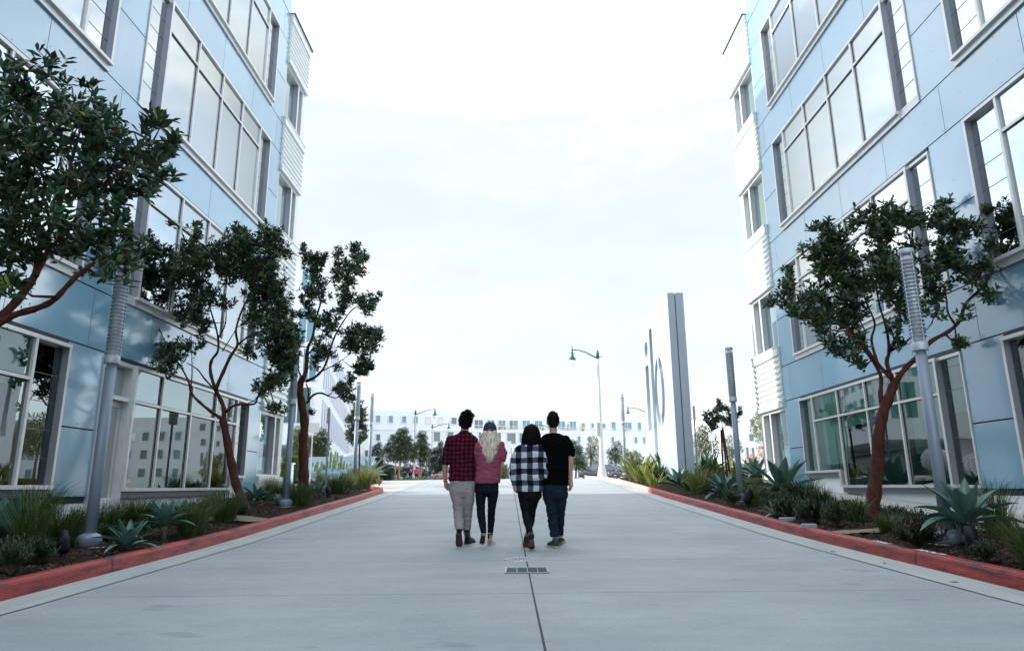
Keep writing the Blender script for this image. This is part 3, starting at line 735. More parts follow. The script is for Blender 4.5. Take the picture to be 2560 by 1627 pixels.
# ================================================================== FAR BUILDINGS
def plane_pt(px, py, A, d):
    """intersection of the pixel's ray with the vertical plane through A along d -> (t along d, z)"""
    r = ray(px, py); D = Vector((d[0], d[1])); n = Vector((-D.y, D.x))
    k = (A[0] * n.x + A[1] * n.y) / (r[0] * n.x + r[1] * n.y)
    return ((r[0] * k - A[0]) * D.x + (r[1] * k - A[1]) * D.y, r[2] * k)
def far_window(parent, t0, t1, z0, z1, gm, mull=0, face=-1):
    b = MB(); dd = .16
    b.box(t0, t1, face * .03, face * .05, z0, z1, 1)
    b.box(t0 - .04, t0 + .10, face * .02, face * dd, z0, z1); b.box(t1 - .10, t1 + .04, face * .02, face * dd, z0, z1); b.box(t0 - .04, t1 + .04, face * .021, face * dd, z1 - .02, z1 + .08); b.box(t0 - .04, t1 + .04, face * .021, face * dd, z0 - .08, z0 + .03)
    for k in range(mull): 
        x = t0 + (t1 - t0) * (k + 1) / (mull + 1); b.box(x - .05, x + .05, face * .051, face * .12, z0 + .03, z1 - .02)
    return b.build('window', [M_white, gm], parent)
A = at(918, 1024, 140); Bp = at(1605, 1047, 161); d = Vector((Bp.x - A.x, Bp.y - A.y)); d.normalize()
ang = math.atan2(d.y, d.x)
fb = thing('white_building', 'long white office building across the street, rows of square windows', 'building', (A.x, A.y, 0), ang)
t1, _ = plane_pt(1690, 1047, A, d); b = MB(); ztop = A.z
b.box(-20, t1, 0, 30, -1, ztop - 3.9); tl, _ = plane_pt(1186, 1050, A, d)
b.box(-20, tl, .0, 30, ztop - 3.9, ztop); b.box(tl, t1, 1.6, 30, ztop - 3.9, ztop - .05)
b.build('wall', M_white, fb)
b = MB(); b.box(-20, t1, -.12, 1.4, ztop - 4.05, ztop - 3.85); b.box(tl, t1, -.1, .05, ztop - 3.85, ztop - 3.6); b.build('ledge', M_white, fb)
b = MB(); x = tl
while x < t1 - 2: b.box(x, x + .08, .1, .18, ztop - 3.7, ztop - 2.7); x += 2.2
b.box(tl, t1, .09, .19, ztop - 2.78, ztop - 2.68); b.build('railing', M_white, fb)
ROW1 = [(939,951),(971,983),(1004,1016),(1033.5,1045),(1065,1077),(1096,1107),(1127,1142)]
for k, (a, c) in enumerate(ROW1):
    (ta, z1), (tb, z0) = plane_pt(a, 1038.3 + k * .9, A, d), plane_pt(c, 1055.5 + k * .8, A, d)
    far_window(fb, ta, tb, z0, z1, M_farglass if k < 4 else M_farglass_dark if k == 6 else mat('pale shaded far glass', (.5, .55, .5), .3))
for k, (a, c) in enumerate([(1190,1213),(1223,1242),(1251,1270),(1279,1301),(1311,1332),(1342,1363),(1374,1392),(1399,1420),(1430,1448),(1460,1470),(1484,1493),(1512,1522),(1535,1548),(1565,1588),(1601,1612)]):
    yt = 1047.5 + (a - 1190) * .016; yb = 1068 + (a - 1190) * .014
    (ta, z1), (tb, z0) = plane_pt(a, yt + (4 if c - a < 11 else 0), A, d), plane_pt(c, yb - (3 if c - a < 11 else 0), A, d)
    w = far_window(fb, ta, tb, max(z0, ztop - 3.75), z1, M_farglass if k else M_farglass_dark, 1 if c - a > 14 else 0); w.location = (0, 1.6, 0)
for a, yt, c, yb in [(939.5,1085,951,1101),(974,1085,985.5,1101),(1046,1085,1062,1103),(1083,1079,1101,1103.5),(1117,1079,1134,1104),(1150,1080,1163,1104),(1174,1080,1181,1096),(1195,1080,1204,1096),(1222,1081,1233,1100),(1243,1081,1253,1100),(1266,1082,1290,1109),(1297,1083,1308,1106),(1330,1086,1345,1106),(1360,1087,1370,1105),(1442,1090,1452,1104),(1470,1091,1480,1106),(1526.5,1091.6,1536,1107),(1557,1092,1565,1107),(1584.5,1092,1594,1107.5),(1606,1092,1614,1108),
        (911,1125,921,1142),(1072,1120,1079,1136),(1266,1118,1280,1140),(1300,1120,1312,1140),(1420,1126,1430,1142),(1500,1128,1510,1143),(1587,1131,1596,1146)]:
    (ta, z1), (tb, z0) = plane_pt(a, yt, A, d), plane_pt(c, yb, A, d)
    far_window(fb, ta, tb, z0, z1, M_farglass_dark if a < 1320 else M_farglass, 0)
for k in range(9):        # windows further left, seen only in the glass reflections
    far_window(fb, -18 + k * 1.9 * 1.0 if 0 else -18 + (k % 5) * 3.6, -16.8 + (k % 5) * 3.6, 2.2 + 4 * (k // 5), 4.2 + 4 * (k // 5), M_farglass_dark)
M_yel = mat('yellow umbrella cloth', (.42, .26, .06), .8)
labs = ['folded yellow terrace umbrella farthest left on the roof terrace', 'folded yellow umbrella just left of the tall terrace one', 'tall folded yellow umbrella over the dark haired woman', 'folded yellow umbrella left of the head of the man in black', 'folded yellow umbrella right of the head of the man in black', 'short folded yellow umbrella by the street lamp arm', 'folded yellow umbrella by the terrace doors near the white sign']
for (px, yt, yb), lab in zip([(1252,1057,1069),(1264,1058,1070),(1286,1051,1069),(1361,1061,1071),(1424,1057,1071),(1461,1060,1068),(1566,1057,1074)], labs):
    (t, z1), (_, z0) = plane_pt(px, yt, A, d), plane_pt(px, yb, A, d); p = Vector((A.x + d.x * t, A.y + d.y * t, ztop - 3.86))
    r = thing('patio_umbrella', lab, 'umbrella', p + Vector((-d.y * .9, d.x * .9, .0)), 0, 'folded umbrellas on the far roof terrace'); h = z1 - p.z
    b = MB(); b.lathe([(.05, 0), (.05, h * .3)], 8); b.build('pole', M_signw, r)
    b = MB(); b.lathe([(.16, h * .25), (.26, h * .4), (.17, h * .8), (.20, h * .86), (.03, h)], 9); b.build('canopy', M_yel, r)
# left building across the side street, with vertical slot windows
C = at(822, 655, 68); dl = Vector((-.188, 1)).normalized(); al = math.atan2(dl.y, dl.x)
fn = thing('white_brick_building', 'white building at left with vertical slot windows and overhanging upper floors', 'building', (C.x, C.y, 0), al)
H = C.z; b = MB(); b.box(0, 66, 0, 30, 4.15, H); b.box(2, 66, 7, 29, 0, 4.15); b.build('wall', mat('white brick wall', (.58, .60, .63), .85, var=.03, scale=2), fn)
b = MB(); b.box(-.05, 66.05, -.06, 30, H, H + .25); b.build('coping', M_white, fn)
b = MB(); b.box(1.9, 40, 6.9, 7.0, .2, 3.9); b.build('glazing', M_farglass_dark, fn)
slot = None
for r_ in range(3):
    for k in range(22):
        if slot is None:
            b = MB(); b.box(0, 1.5, -.012, -.004, 0, 3.1, 1); b.box(-.10, 0, -.014, .0, -.1, 3.2); b.box(1.5, 1.6, -.014, .0, -.1, 3.2); slot = b.build('window', [M_white, mat('shade violet slot glass', (.07, .08, .17), .3)], fn); o = slot  # recess shade of the slots is put into the flush panes' violet colour
        else:
            o = slot.copy(); COL.objects.link(o)
        o.location = (1.3 + k * 2.85, 0, 5.75 + r_ * 4.15)
for (a, yt, c, yb) in [(755,675,789,724),(748,770,789,854),(758,872,791,953),(712,968,776,1057),(690,675,722,724),(690,770,716,854),(690,872,722,953)]:
    n_ = Vector((-dl.y, dl.x)); A2 = (C.x, C.y)
    (ta, z1), (tb, z0) = plane_pt(a, yt, A2, n_), plane_pt(c, yb, A2, n_)
    b = MB(); lo, hi = min(ta, tb), max(ta, tb); b.box(-.06, -.02, lo, hi, z0, z1, 1)
    for q in (lo, (lo + hi) / 2, hi - .1): b.box(-.12, -.061, q, q + .1, z0, z1)
    b.build('window', [M_white, M_farglass if z0 > 8 else mat('dark green far glass', (.04, .10, .10), .15)], fn)
# building right of the sign
P0 = at(1800, 1030, 150)
rb = thing('white_building', 'white office building seen between the white sign and the right office building', 'building', (P0.x, 150, 0), R_(4))
b = MB(); b.box(0, 95, 0, 30, -1, P0.z); b.build('wall', M_white, rb)
for (px, py, w, h) in [(1879,1056,14,17),(1837,1060,12,15),(1876,1094,14,17),(1838,1098,12,15),(1866,1133,9,30),(1881,1136,9,34),(1830,1130,16,16)]:
    q = at(px, py, 151); x = q.x - P0.x; ww, hh = w * .043, h * .043
    far_window(rb, x - ww, x + ww, q.z - hh, q.z + hh, M_farglass_dark)
for i in range(22):
    for j in range(3): far_window(rb, 11.5 + i * 3.7, 13.1 + i * 3.7, 2.6 + j * 3.9, 4.5 + j * 3.9, M_farglass_dark if (i * 7 + j * 3) % 3 else M_farglass)
# white pylon in the street
q = at(1270, 1103, 82); r = thing('white_pylon', 'square white pylon standing behind the two couples', 'pylon', (q.x, 82, G(82)), 0)
b = MB(); hh = q.z - G(82); b.box(-.36, .36, -.3, .3, -.2, hh * .985); b.build('shaft', M_white, r, bevel=.02)
b = MB(); b.box(-.375, .375, -.315, .315, hh * .42, hh * .425); b.box(-.375, .375, -.315, .315, hh * .70, hh * .705); b.build('seam', M_conc, r)
b = MB(); b.box(-.39, .39, -.33, .33, hh * .985, hh); b.build('cap', M_white, r)

# ================================================================== CARS
M_tyre = mat('tyre rubber', (.02, .02, .022), .8); M_rim = mat('alloy rim', (.45, .46, .48), .3, metal=.8)
M_carglass = mat('car glass', (.05, .08, .10), .06, spec=1.0); M_lamp_r = mat('tail light', (.5, .01, .01), .25); M_lamp_w = mat('headlight', (.7, .75, .78), .1)
def car(kind, paint, label, loc, rz, name='parked_car'):
    """side profile lofted across the width; local +x is the front"""
    r = thing(name, label, 'car', loc, rz)
    if kind == 'suv':
        L_, W_, body = 4.5, 1.78, [(-2.22,.45),(-2.25,.75),(-2.2,1.05),(-1.2,1.08),(0,1.06),(1.0,1.04),(1.6,.98),(2.12,.88),(2.22,.7),(2.2,.42),(2.0,.30),(-2.0,.30)]
        roof = [(-2.12,1.06),(-1.95,1.55),(-1.75,1.74),(-.6,1.80),(.35,1.76),(.62,1.66),(1.25,1.05)]; wr, wx = .37, 1.36
    else:
        L_, W_, body = 4.5, 1.75, [(-2.2,.42),(-2.25,.7),(-2.15,.98),(-1.3,1.0),(0,.96),(1.0,.93),(1.7,.84),(2.15,.70),(2.24,.52),(2.18,.34),(2.0,.24),(-2.0,.24)]
        roof = [(-1.75,.97),(-1.1,1.32),(-.4,1.43),(.2,1.41),(.55,1.30),(1.15,.92)]; wr, wx = .33, 1.36
    b = MB()
    secs = []
    for y, kx in ((-W_/2, .965), (-W_/2 + .06, .995), (-W_/2 + .2, 1), (W_/2 - .2, 1), (W_/2 - .06, .995), (W_/2, .965)):
        zc = .62; secs.append([(x * kx, y, zc + (z - zc) * (kx if abs(y) > W_/2 - .1 else 1)) for x, z in body])
    b.rings(secs, 0, True, True); b.build('body', paint, r)
    b = MB(); secs = []
    for y, kz in ((-W_/2 + .10, 0), (-W_/2 + .20, .86), (-W_/2 + .30, 1), (W_/2 - .30, 1), (W_/2 - .20, .86), (W_/2 - .10, 0)):
        zb = roof[0][1]; secs.append([(x * (1 - .03 * (1 - kz)), y, zb + (z - zb) * (kz if kz else .02)) for x, z in roof])
    b.rings(secs, 0, True, True); gh = b.build('cabin', M_carglass, r)
    b = MB()  # roof skin and pillars over the glass house
    top = [p for p in roof if p[1] > roof[0][1] + (.40 if kind == 'suv' else .28)]
    secs = []
    for y, dz in ((-W_/2 + .235, -.09), (-W_/2 + .31, .012), (0, .03), (W_/2 - .31, .012), (W_/2 - .235, -.09)):
        secs.append([(x, y, z + dz) for x, z in top] + [(x, y, z + dz - .05) for x, z in top[::-1]])
    b.rings(secs, 0, True, True)
    for s in (-1, 1):
        for k, (x0, x1) in enumerate([(roof[-1][0], top[-1][0]), (.0, -.03), (-1.15, -1.12), (roof[0][0] + .02, top[0][0])]):
            if kind != 'suv' and k == 2: continue
            zt = top[0][1] if k == 3 else top[-1][1] if k == 0 else top[1][1]
            b.tube([(x0, s * (W_/2 - .12), roof[0][1]), (x1, s * (W_/2 - .26), zt - .02)], .035, 6)
    b.build('roof', paint, r)
    for s in (-1, 1):
        for x in (-wx, wx):
            b = MB(); n = 20
            for (r0, y0, y1, mi) in ((wr, s * (W_/2 - .22), s * (W_/2 + .01), 0),):
                b.rings([[(x + r0 * math.cos(2*PI*k/n), y, wr + r0 * math.sin(2*PI*k/n)) for k in range(n)] for y in (y0, y1)], 0)
            w = b.build('wheel', M_tyre, r); b = MB()
            b.rings([[(x + q * math.cos(2*PI*k/n), s * y, wr + q * math.sin(2*PI*k/n)) for k in range(n)] for q, y in ((wr * .62, W_/2 - .02), (wr * .62, W_/2 + .018), (wr * .5, W_/2 + .022), (wr * .15, W_/2 + .015))], 0); b.build('rim', M_rim, w)
            b = MB(); b.tube([(x + (wr + .07) * math.cos(a), s * (W_/2 + .0), wr + (wr + .07) * math.sin(a)) for a in [PI * k / 10 for k in range(11)]], .045, 6); b.build('wheel_arch', paint, r)
    for s in (-1, 1):
        b = MB(); b.ell((2.13, s * (W_/2 - .25), .72), .09, .2, .09); b.build('headlight', M_lamp_w, r)
        b = MB(); b.box(-2.26, -2.1, s * (W_/2 - .08), s * (W_/2 - .26), .78, .98); b.build('tail_light', M_lamp_r, r)
        b = MB(); b.ell((.72, s * (W_/2 + .10), 1.06), .08, .1, .07); b.build('mirror', paint, r)
    b = MB(); b.box(-2.275, -2.2, -.26, .26, .55, .68); b.build('number_plate', M_signw, r)
    return r
P_grey = mat('grey car paint', (.05, .055, .055), .35, metal=.4, coat=.3); P_dark = mat('dark violet car paint', (.03, .03, .05), .25, metal=.4, coat=.9)
P_white = mat('white car paint', (.7, .7, .72), .3, coat=.8); P_red = mat('red car paint', (.4, .03, .05), .3, coat=.8); P_blk = mat('black car paint', (.015, .015, .018), .2, coat=1)
def car_at(px, Y, *a): q = at(px, 1190, Y); return car(*a[:3], (q.x, Y, G(Y) - .04), a[3])
car_at(1492, 84, 'suv', P_grey, 'grey sport utility car facing left on the far street', R_(176))
car_at(1519, 90, 'suv', P_blk, 'black sport utility car half hidden behind the tall street lamp', R_(150))
car_at(1568, 80, 'sedan', P_dark, 'low dark violet car beside the sunlit plants', R_(172))
car_at(1126, 84, 'sedan', mat('pinkish car paint', (.5, .22, .25), .3, coat=.8), 'pink and white car behind the arm of the plaid shirted man', R_(160))
# ================================================================== TREES
def leaf_geo(b, o, d, up, l, w, mi, fold=.25):
    """one folded, slightly drooping leaf from o along d"""
    s = d.cross(up)
    if s.length < 1e-4: s = d.orthogonal()
    s.normalize(); n = s.cross(d)
    p1 = o + d * l * .22; p2 = o + d * l * .66; p3 = o + d * l - n * l * .12
    m = o + d * l * .5 - n * w * fold
    b.add([o, p1 + s * w * .34, p2 + s * w * .5, p3, p2 - s * w * .5, p1 - s * w * .34, m], [(0, 6, 2, 1), (6, 3, 2), (0, 5, 4, 6), (6, 4, 3)], mi)
def rosette(b, p, axis, rnd, ll, nl, mi):
    axis = axis.normalized(); a = axis.orthogonal().normalized(); c = axis.cross(a)
    for k in range(nl):
        t = k * 2.4 + rnd.uniform(-.3, .3); el = rnd.uniform(.15, 1.15)
        d = (a * math.cos(t) + c * math.sin(t)) * math.cos(el) + axis * math.sin(el); d.normalize()
        l = ll * rnd.uniform(.7, 1.15); leaf_geo(b, p - axis * ll * rnd.uniform(0, .9), d, axis, l, l * rnd.uniform(.34, .44), mi)
def arbutus(name, label, Y, limbs, lobes, seed, dens, ll, conv, r0, sy=.75, spread=1.0, group=None):
    """limbs: (list of (px,py[,dY]), radius start, radius end); lobes: (px,py,r) all in picture units of conv"""
    rnd = random.Random(seed); base = None
    def P(x, y, dy=0): q = conv(x, y); return at(q[0], q[1], Y + dy)
    L3 = []
    for pts, ra, rb_, *dy in limbs:
        dyv = dy[0] if dy else 0; n = len(pts); pp = []
        for i, q in enumerate(pts): pp.append(P(q[0], q[1], dyv * i / (n - 1)))
        # smooth the polyline and add a little wander
        sm = []
        for i in range(n - 1):
            a = pp[max(i - 1, 0)]; c, d_, e = pp[i], pp[i + 1], pp[min(i + 2, n - 1)]
            for k in range(4):
                t = k / 4; sm.append(.5 * ((2 * c) + (d_ - a) * t + (2 * a - 5 * c + 4 * d_ - e) * t * t + (3 * c - a - 3 * d_ + e) * t ** 3))
        sm.append(pp[-1]); m = len(sm)
        rad = [(ra + (rb_ - ra) * (i / (m - 1)) ** .8) * (1 + .10 * math.sin(i * 1.7 + seed)) for i in range(m)]
        L3.append((sm, rad))
    base = L3[0][0][0].copy(); base.z = G(Y) + .14
    root = thing(name, label, 'tree', base, 0, group)
    L3 = [L3[0]] + [(sm, [q * .82 for q in rad]) for sm, rad in L3[1:]]
    b = MB()
    tr0, rr0 = L3[0]
    start = Vector((tr0[0].x, tr0[0].y, base.z - .15))
    if (tr0[0] - start).length > .2: tr = [start] + tr0; rr = [rr0[0] * 1.25] + rr0
    else: tr = tr0; rr = rr0
    b.tube([p - base for p in tr], rr, 12)
    for sm, rad in L3[1:]: b.tube([p - base for p in sm], rad, 9)
    allp = [(p, r) for sm, rad in L3 for p, r in zip(sm, rad)]
    cr = MB(); tw = cr; hi = [(p, r) for p, r in allp if p.z > base.z + 1.2] or allp
    px1 = (P(conv.ref + 100, conv.refy) - P(conv.ref, conv.refy)).length / 100
    fill = []
    for i, a in enumerate(lobes):
        ds = sorted([(math.hypot(a[0] - c[0], a[1] - c[1]), j) for j, c in enumerate(lobes) if j != i])[:3]
        for dd, j in ds:
            if j > i and dd < 3.3 * a[2] and spread > .9: c = lobes[j]; fill.append(((a[0] + c[0]) / 2 + rnd.uniform(-.2, .2) * a[2], (a[1] + c[1]) / 2 + rnd.uniform(-.2, .2) * a[2], (a[2] + c[2]) * .38))
    allL = list(lobes) + fill; limb2 = [(P_[0], P_[1]) for P_ in [(q, 0) for q in ()]]
    pic = [(p[0], p[1]) for pts, *_ in limbs for p in pts]
    allL.sort(key=lambda q: min(math.hypot(q[0] - p[0], q[1] - p[1]) for p in pic))
    hi = list(hi)
    for (lx, ly, lr) in allL:
        c0 = P(lx, ly); R0 = lr * px1 * 1.22; dy = rnd.uniform(-sy, sy); r_ = ray(*conv(lx, ly)); c0 = c0 + Vector((r_[0] / r_[1], 1, r_[2] / r_[1])) * dy
        near = min(hi, key=lambda q: (q[0] - c0).length)
        mid = near[0].lerp(c0, .5) + Vector((0, 0, -.15 * (c0 - near[0]).length))
        tw.tube([near[0] - base, mid - base, c0 - base], [min(near[1] * .6, .022), .014, .006], 5, 3)
        hi.append((c0, .018)); n = max(5, int(dens * (R0 / .3) ** 2))
        for _ in range(n):
            v = Vector((rnd.gauss(0, 1), rnd.gauss(0, 1), rnd.gauss(0, 1))).normalized() * R0 * (.15 + 1.15 * rnd.random() ** .6) * spread
            v.z *= .85; p = c0 + v
            ax = (v.normalized() * .6 + Vector((0, 0, .75)) + Vector((rnd.uniform(-.4, .4), rnd.uniform(-.4, .4), 0))).normalized()
            q = rnd.random(); mi = 1 if q < .035 else 0
            rosette(cr, p - base, ax, rnd, ll * (1 if mi == 0 else .9), rnd.randint(6, 9), mi)
            if rnd.random() < .3: tw.tube([c0 + v * .1 - base, c0 + v * .6 - base + Vector((0, 0, -.02)), p - base], [.007, .005, .004], 4, 3, False)
            if rnd.random() < .02:
                for k in range(14):
                    o = p - base + Vector((rnd.uniform(-.03, .03), rnd.uniform(-.03, .03), -rnd.uniform(0, .10))); cr.ell(o, .006, .006, .009, 5, 3, 2)
    # peeling bark flakes on the trunk
    for p, r in allp[::1]:
        if r > .035:
            for k in range(5):
                a = rnd.uniform(0, 2 * PI); o = p - base + Vector((math.cos(a) * r, math.sin(a) * r, rnd.uniform(-.08, .08))); e = rnd.uniform(.006, .016)
                b.add([o + Vector((0, 0, -e * 2)), o + Vector((math.cos(a) * e, math.sin(a) * e, -e * .5)), o + Vector((-math.sin(a) * e, math.cos(a) * e, e))], [(0, 1, 2)])
    b.build('trunk', M_bark, root); cr.build('crown', [M_leaf, M_leaf_new, M_berry, M_bark], root)
    return root
def conv_(ox, oy, k, ref, refy):
    def f(x, y): return (ox + x * k, oy + y * k)
    f.ref = ref; f.refy = refy; return f
fc = conv_(0, 0, 1, 300, 400)
GT = 'red barked trees along the driveway'
# 1. near left tree, trunk outside the frame
arbutus('arbutus_tree', 'nearest large dark leafed tree at the upper left, trunk outside the frame', 7.3,
 [([(-190,1480),(-185,1200),(-160,1000),(-120,880)], .12, .09), ([(-120,880),(-40,830),(20,775),(60,730),(90,680),(100,620),(135,560),(150,480)], .075, .03, .2),
  ([(-40,830),(30,790),(95,770),(135,750),(165,718),(197,687),(238,655),(275,636)], .055, .022, -.3), ([(-120,880),(-70,760),(0,640),(30,540),(60,440),(75,330)], .06, .02, .3), ([(90,690),(120,620),(118,520),(70,420)], .035, .015, .6),
  ([(110,640),(180,560),(230,500),(300,430),(360,380)], .03, .012, -.2), ([(135,560),(170,440),(200,330)], .028, .012, .3), ([(-10,760),(30,650),(35,600)], .03, .02)],
 [(60,150,32),(40,175,30),(137,155,34),(90,230,50),(180,215,30),(215,212,34),(30,240,50),(91,300,80),(160,280,50),(200,310,60),(183,270,40),(250,300,45),(285,285,30),(300,325,40),(335,330,36),(395,290,25),(400,320,30),(425,352,24),(410,385,36),(385,420,40),(400,440,30),(320,380,55),(320,420,55),(250,380,60),(229,430,60),(150,389,80),(60,360,80),(10,330,70),(23,435,70),(90,450,60),(385,467,36),(340,480,40),(297,480,45),(240,500,45),(206,470,55),(297,549,45),(250,570,45),(310,590,40),(330,640,35),(300,670,40),(275,620,40),(260,680,35),(197,600,40),(180,560,45),(130,520,50),(70,520,60),(10,520,60),(20,600,55),(60,580,40),(-20,680,50),(20,700,30),(-60,400,110),(-60,560,110),(-90,300,90),(350,625,24),(160,640,26),(70,640,30)],
 3, 14, .145, fc, .12, spread=.86, group=GT)
# 2. slender forked tree
c2 = conv_(340, 520, .5097, 400, 600)
arbutus('arbutus_tree', 'slender leaning red trunked tree between the two left lamp posts', 14.98,
 [([(540,1490),(520,1430),(490,1350),(468,1250),(445,1130),(425,1035)], .105, .075), ([(428,1040),(432,990),(415,940),(388,885),(365,800),(372,745),(402,700),(400,620),(372,520),(350,450)], .07, .018, .5),
  ([(390,890),(430,800),(462,730),(498,670),(490,600),(520,500),(560,420),(590,300)], .055, .015, -.5), ([(500,670),(560,625),(640,595),(700,588)], .03, .012, -.4), ([(425,1035),(370,1000),(310,950),(270,905),(258,850),(215,770),(150,670),(90,540)], .05, .012, -.3),
  ([(385,890),(335,835),(300,790),(250,760)], .03, .012, .4), ([(440,1000),(490,965),(580,960),(600,920),(640,880)], .04, .015, -.4), ([(402,640),(440,560),(438,420)], .025, .01), ([(425,700),(450,660),(500,580)], .02, .01, .5), ([(270,880),(275,780),(270,620)], .018, .008, .3)],
 [(297,70,16),(295,110,28),(270,170,32),(230,220,44),(90,320,42),(75,290,24),(60,400,52),(50,490,36),(150,360,54),(180,270,30),(200,320,54),(300,240,50),(300,300,50),(310,400,60),(290,490,54),(200,510,50),(330,570,40),(70,630,40),(130,700,58),(150,770,44),(210,680,50),(320,665,24),(430,460,38),(420,210,60),(350,220,40),(505,90,28),(490,140,50),(560,150,40),(530,210,60),(440,300,62),(560,300,62),(640,130,50),(695,110,18),(660,220,62),(730,190,30),(640,330,70),(600,420,55),(680,430,62),(580,530,50),(640,600,54),(700,520,54),(555,690,36),(680,700,54),(730,760,54),(640,840,40),(700,860,34),(610,890,28),(700,985,30),(660,970,20),(720,600,60),(740,660,50),(740,820,30)],
 7, 40, .118, c2, .1, group=GT)
# 3. tree by the second lamp post
c3 = conv_(700, 600, .3266, 400, 700)
arbutus('arbutus_tree', 'red trunked tree with a cut stub right of the second left lamp post', 17.6,
 [([(180,1830),(182,1700),(178,1530),(188,1400),(165,1250),(150,1120),(175,1060)], .135, .085), ([(175,1060),(200,1000),(205,900),(215,820),(250,740),(270,620),(312,480),(330,380),(400,300)], .075, .015, .5),
  ([(200,1080),(280,1040),(350,950),(410,760),(480,630),(570,520),(690,490)], .05, .012, -.4), ([(205,1250),(250,1190),(310,1170),(372,1193)], .038, .028), ([(215,1215),(218,1150),(200,1100)], .03, .02), ([(170,1060),(140,980),(150,800),(120,650)], .035, .012, .4), ([(330,1000),(440,940),(500,900)], .02, .01, -.3), ([(210,880),(290,790),(330,700)], .03, .012)],
 [(178,30,14),(180,75,22),(200,130,42),(280,130,52),(350,120,26),(250,220,60),(290,320,54),(450,70,26),(450,120,34),(450,200,46),(560,40,34),(600,90,48),(650,130,34),(560,200,56),(520,320,54),(620,240,36),(430,290,40),(500,410,54),(620,450,46),(700,460,46),(770,415,20),(660,530,46),(480,510,46),(400,570,46),(330,420,46),(200,400,50),(220,560,54),(300,620,46),(400,680,46),(550,700,64),(650,690,60),(740,700,40),(770,740,30),(700,790,50),(620,820,54),(520,780,54),(640,950,54),(690,970,34),(600,1000,40),(510,1090,42),(420,1130,30),(540,1200,36),(480,1180,38),(450,960,30),(380,850,46),(300,780,38),(260,950,40),(100,700,60),(90,800,56),(60,950,50),(100,560,40),(235,1310,16),(40,860,50),(300,870,40)],
 12, 42, .118, c3, .11, group=GT)
# 4. right tree
c4 = conv_(1900, 480, .5361, 600, 500)
arbutus('arbutus_tree', 'broad red trunked tree behind the nearest right lamp post', 12.1,
 [([(520,1530),(530,1420),(545,1280),(552,1150),(572,1040),(600,960),(625,895)], .125, .075), ([(575,1030),(562,950),(565,880),(552,830),(500,750),(450,700)], .055, .028, .4), ([(625,895),(592,800),(602,740),(590,640),(555,520),(540,420)], .055, .014, .3),
  ([(630,890),(680,820),(740,762),(800,695),(880,650),(930,600),(960,520),(1020,460),(1080,380),(1110,280),(1180,170),(1210,120)], .065, .012, -.5), ([(905,610),(875,560),(870,500),(850,430)], .03, .012, .2), ([(602,745),(650,640),(645,545),(605,500)], .045, .018, -.4),
  ([(612,870),(545,795),(490,722),(425,650),(330,602),(200,560),(110,500)], .045, .012, -.4), ([(545,790),(520,690),(535,610),(490,500),(470,400)], .035, .012, .5), ([(602,745),(680,700),(720,660),(780,640)], .028, .01, -.3), ([(480,720),(490,650),(440,560)], .02, .01), ([(650,640),(660,500),(670,380)], .02, .01)],
 [(290,155,32),(320,190,36),(370,200,40),(255,160,22),(480,105,38),(450,150,34),(590,70,40),(600,120,46),(560,180,54),(680,120,46),(740,130,38),(860,40,26),(830,110,46),(900,150,54),(980,170,40),(930,230,54),(850,260,54),(230,260,38),(330,260,52),(290,350,60),(400,300,54),(380,380,62),(125,380,28),(140,420,34),(70,500,28),(50,520,20),(150,520,38),(180,560,24),(250,470,54),(250,560,44),(330,540,54),(420,470,62),(480,400,54),(550,350,54),(560,260,54),(440,560,46),(400,600,50),(300,630,40),(350,720,42),(450,690,42),(480,800,24),(430,780,22),(600,420,54),(660,350,54),(640,600,36),(700,520,36),(690,440,40),(800,360,46),(820,450,46),(900,320,46),(960,370,46),(1040,320,40),(1100,420,40),(1130,400,24),(1050,470,36),(950,560,30),(820,550,40),(920,700,34),(950,690,22),(1150,250,36),(1190,230,30),(1080,230,38),(1060,100,34),(1040,40,20),(1170,60,46),(1220,100,40),(1240,40,40),(640,700,30),(600,480,40),(700,250,46),(1080,160,30)],
 19, 36, .125, c4, .11, group=GT)
# small staked tree right and sunlit small tree left
c5 = conv_(1700, 980, .1961, 500, 300)
t5 = arbutus('young_tree', 'young dark leafed tree tied to tall stakes behind the agave', 22,
 [([(600,1040),(575,800),(550,620),(540,470)], .028, .022), ([(540,470),(530,380),(490,200)], .018, .008), ([(540,470),(600,400),(640,300)], .014, .006), ([(540,470),(460,420),(380,380)], .014, .006)],
 [(480,100,22),(500,150,34),(480,210,44),(540,200,30),(600,200,34),(620,240,40),(650,330,40),(590,360,44),(500,320,56),(430,300,46),(360,270,34),(310,280,22),(330,360,36),(390,400,40),(440,390,44),(400,470,26),(460,450,26),(640,400,34),(700,300,34),(770,210,20),(765,260,16),(720,380,30)], 23, 70, .09, c5, .03)
b = MB(); bs = t5.location
for (x0, y0, x1, y1, dy) in [(550,1000,522,480,-.1),(640,1060,545,470,.1)]:
    b.tube([at(*c5(x0, y0), 22 + dy) - bs, at(*c5(x1, y1), 22 + dy) - bs], .03, 8)
    b.build('stake', mat('dark wood stake', (.045, .025, .018), .8), t5); b = MB()
c6 = conv_(700, 1040, .1176, 1600, 300)
arbutus('young_tree', 'small sunlit yellow green tree beside the third left lamp post', 27.5,
 [([(1685,1200),(1688,900),(1690,540)], .045, .03), ([(1690,540),(1640,380),(1560,200)], .02, .01), ([(1690,540),(1740,350),(1760,50)], .02, .01)],
 [(1620,-250,60),(1700,-300,60),(1600,-120,80),(1720,-160,80),(1780,-40,60),(1500,0,60),(1560,60,90),(1700,60,110),(1440,80,50),(1790,200,60),(1640,220,110),(1500,260,80),(1430,330,50),(1460,420,60),(1560,420,90),(1700,420,90),(1800,430,60),(1800,330,60),(1640,560,60),(1760,500,50),(1480,490,40),(1540,580,30)], 31, 50, .10, c6, .04)
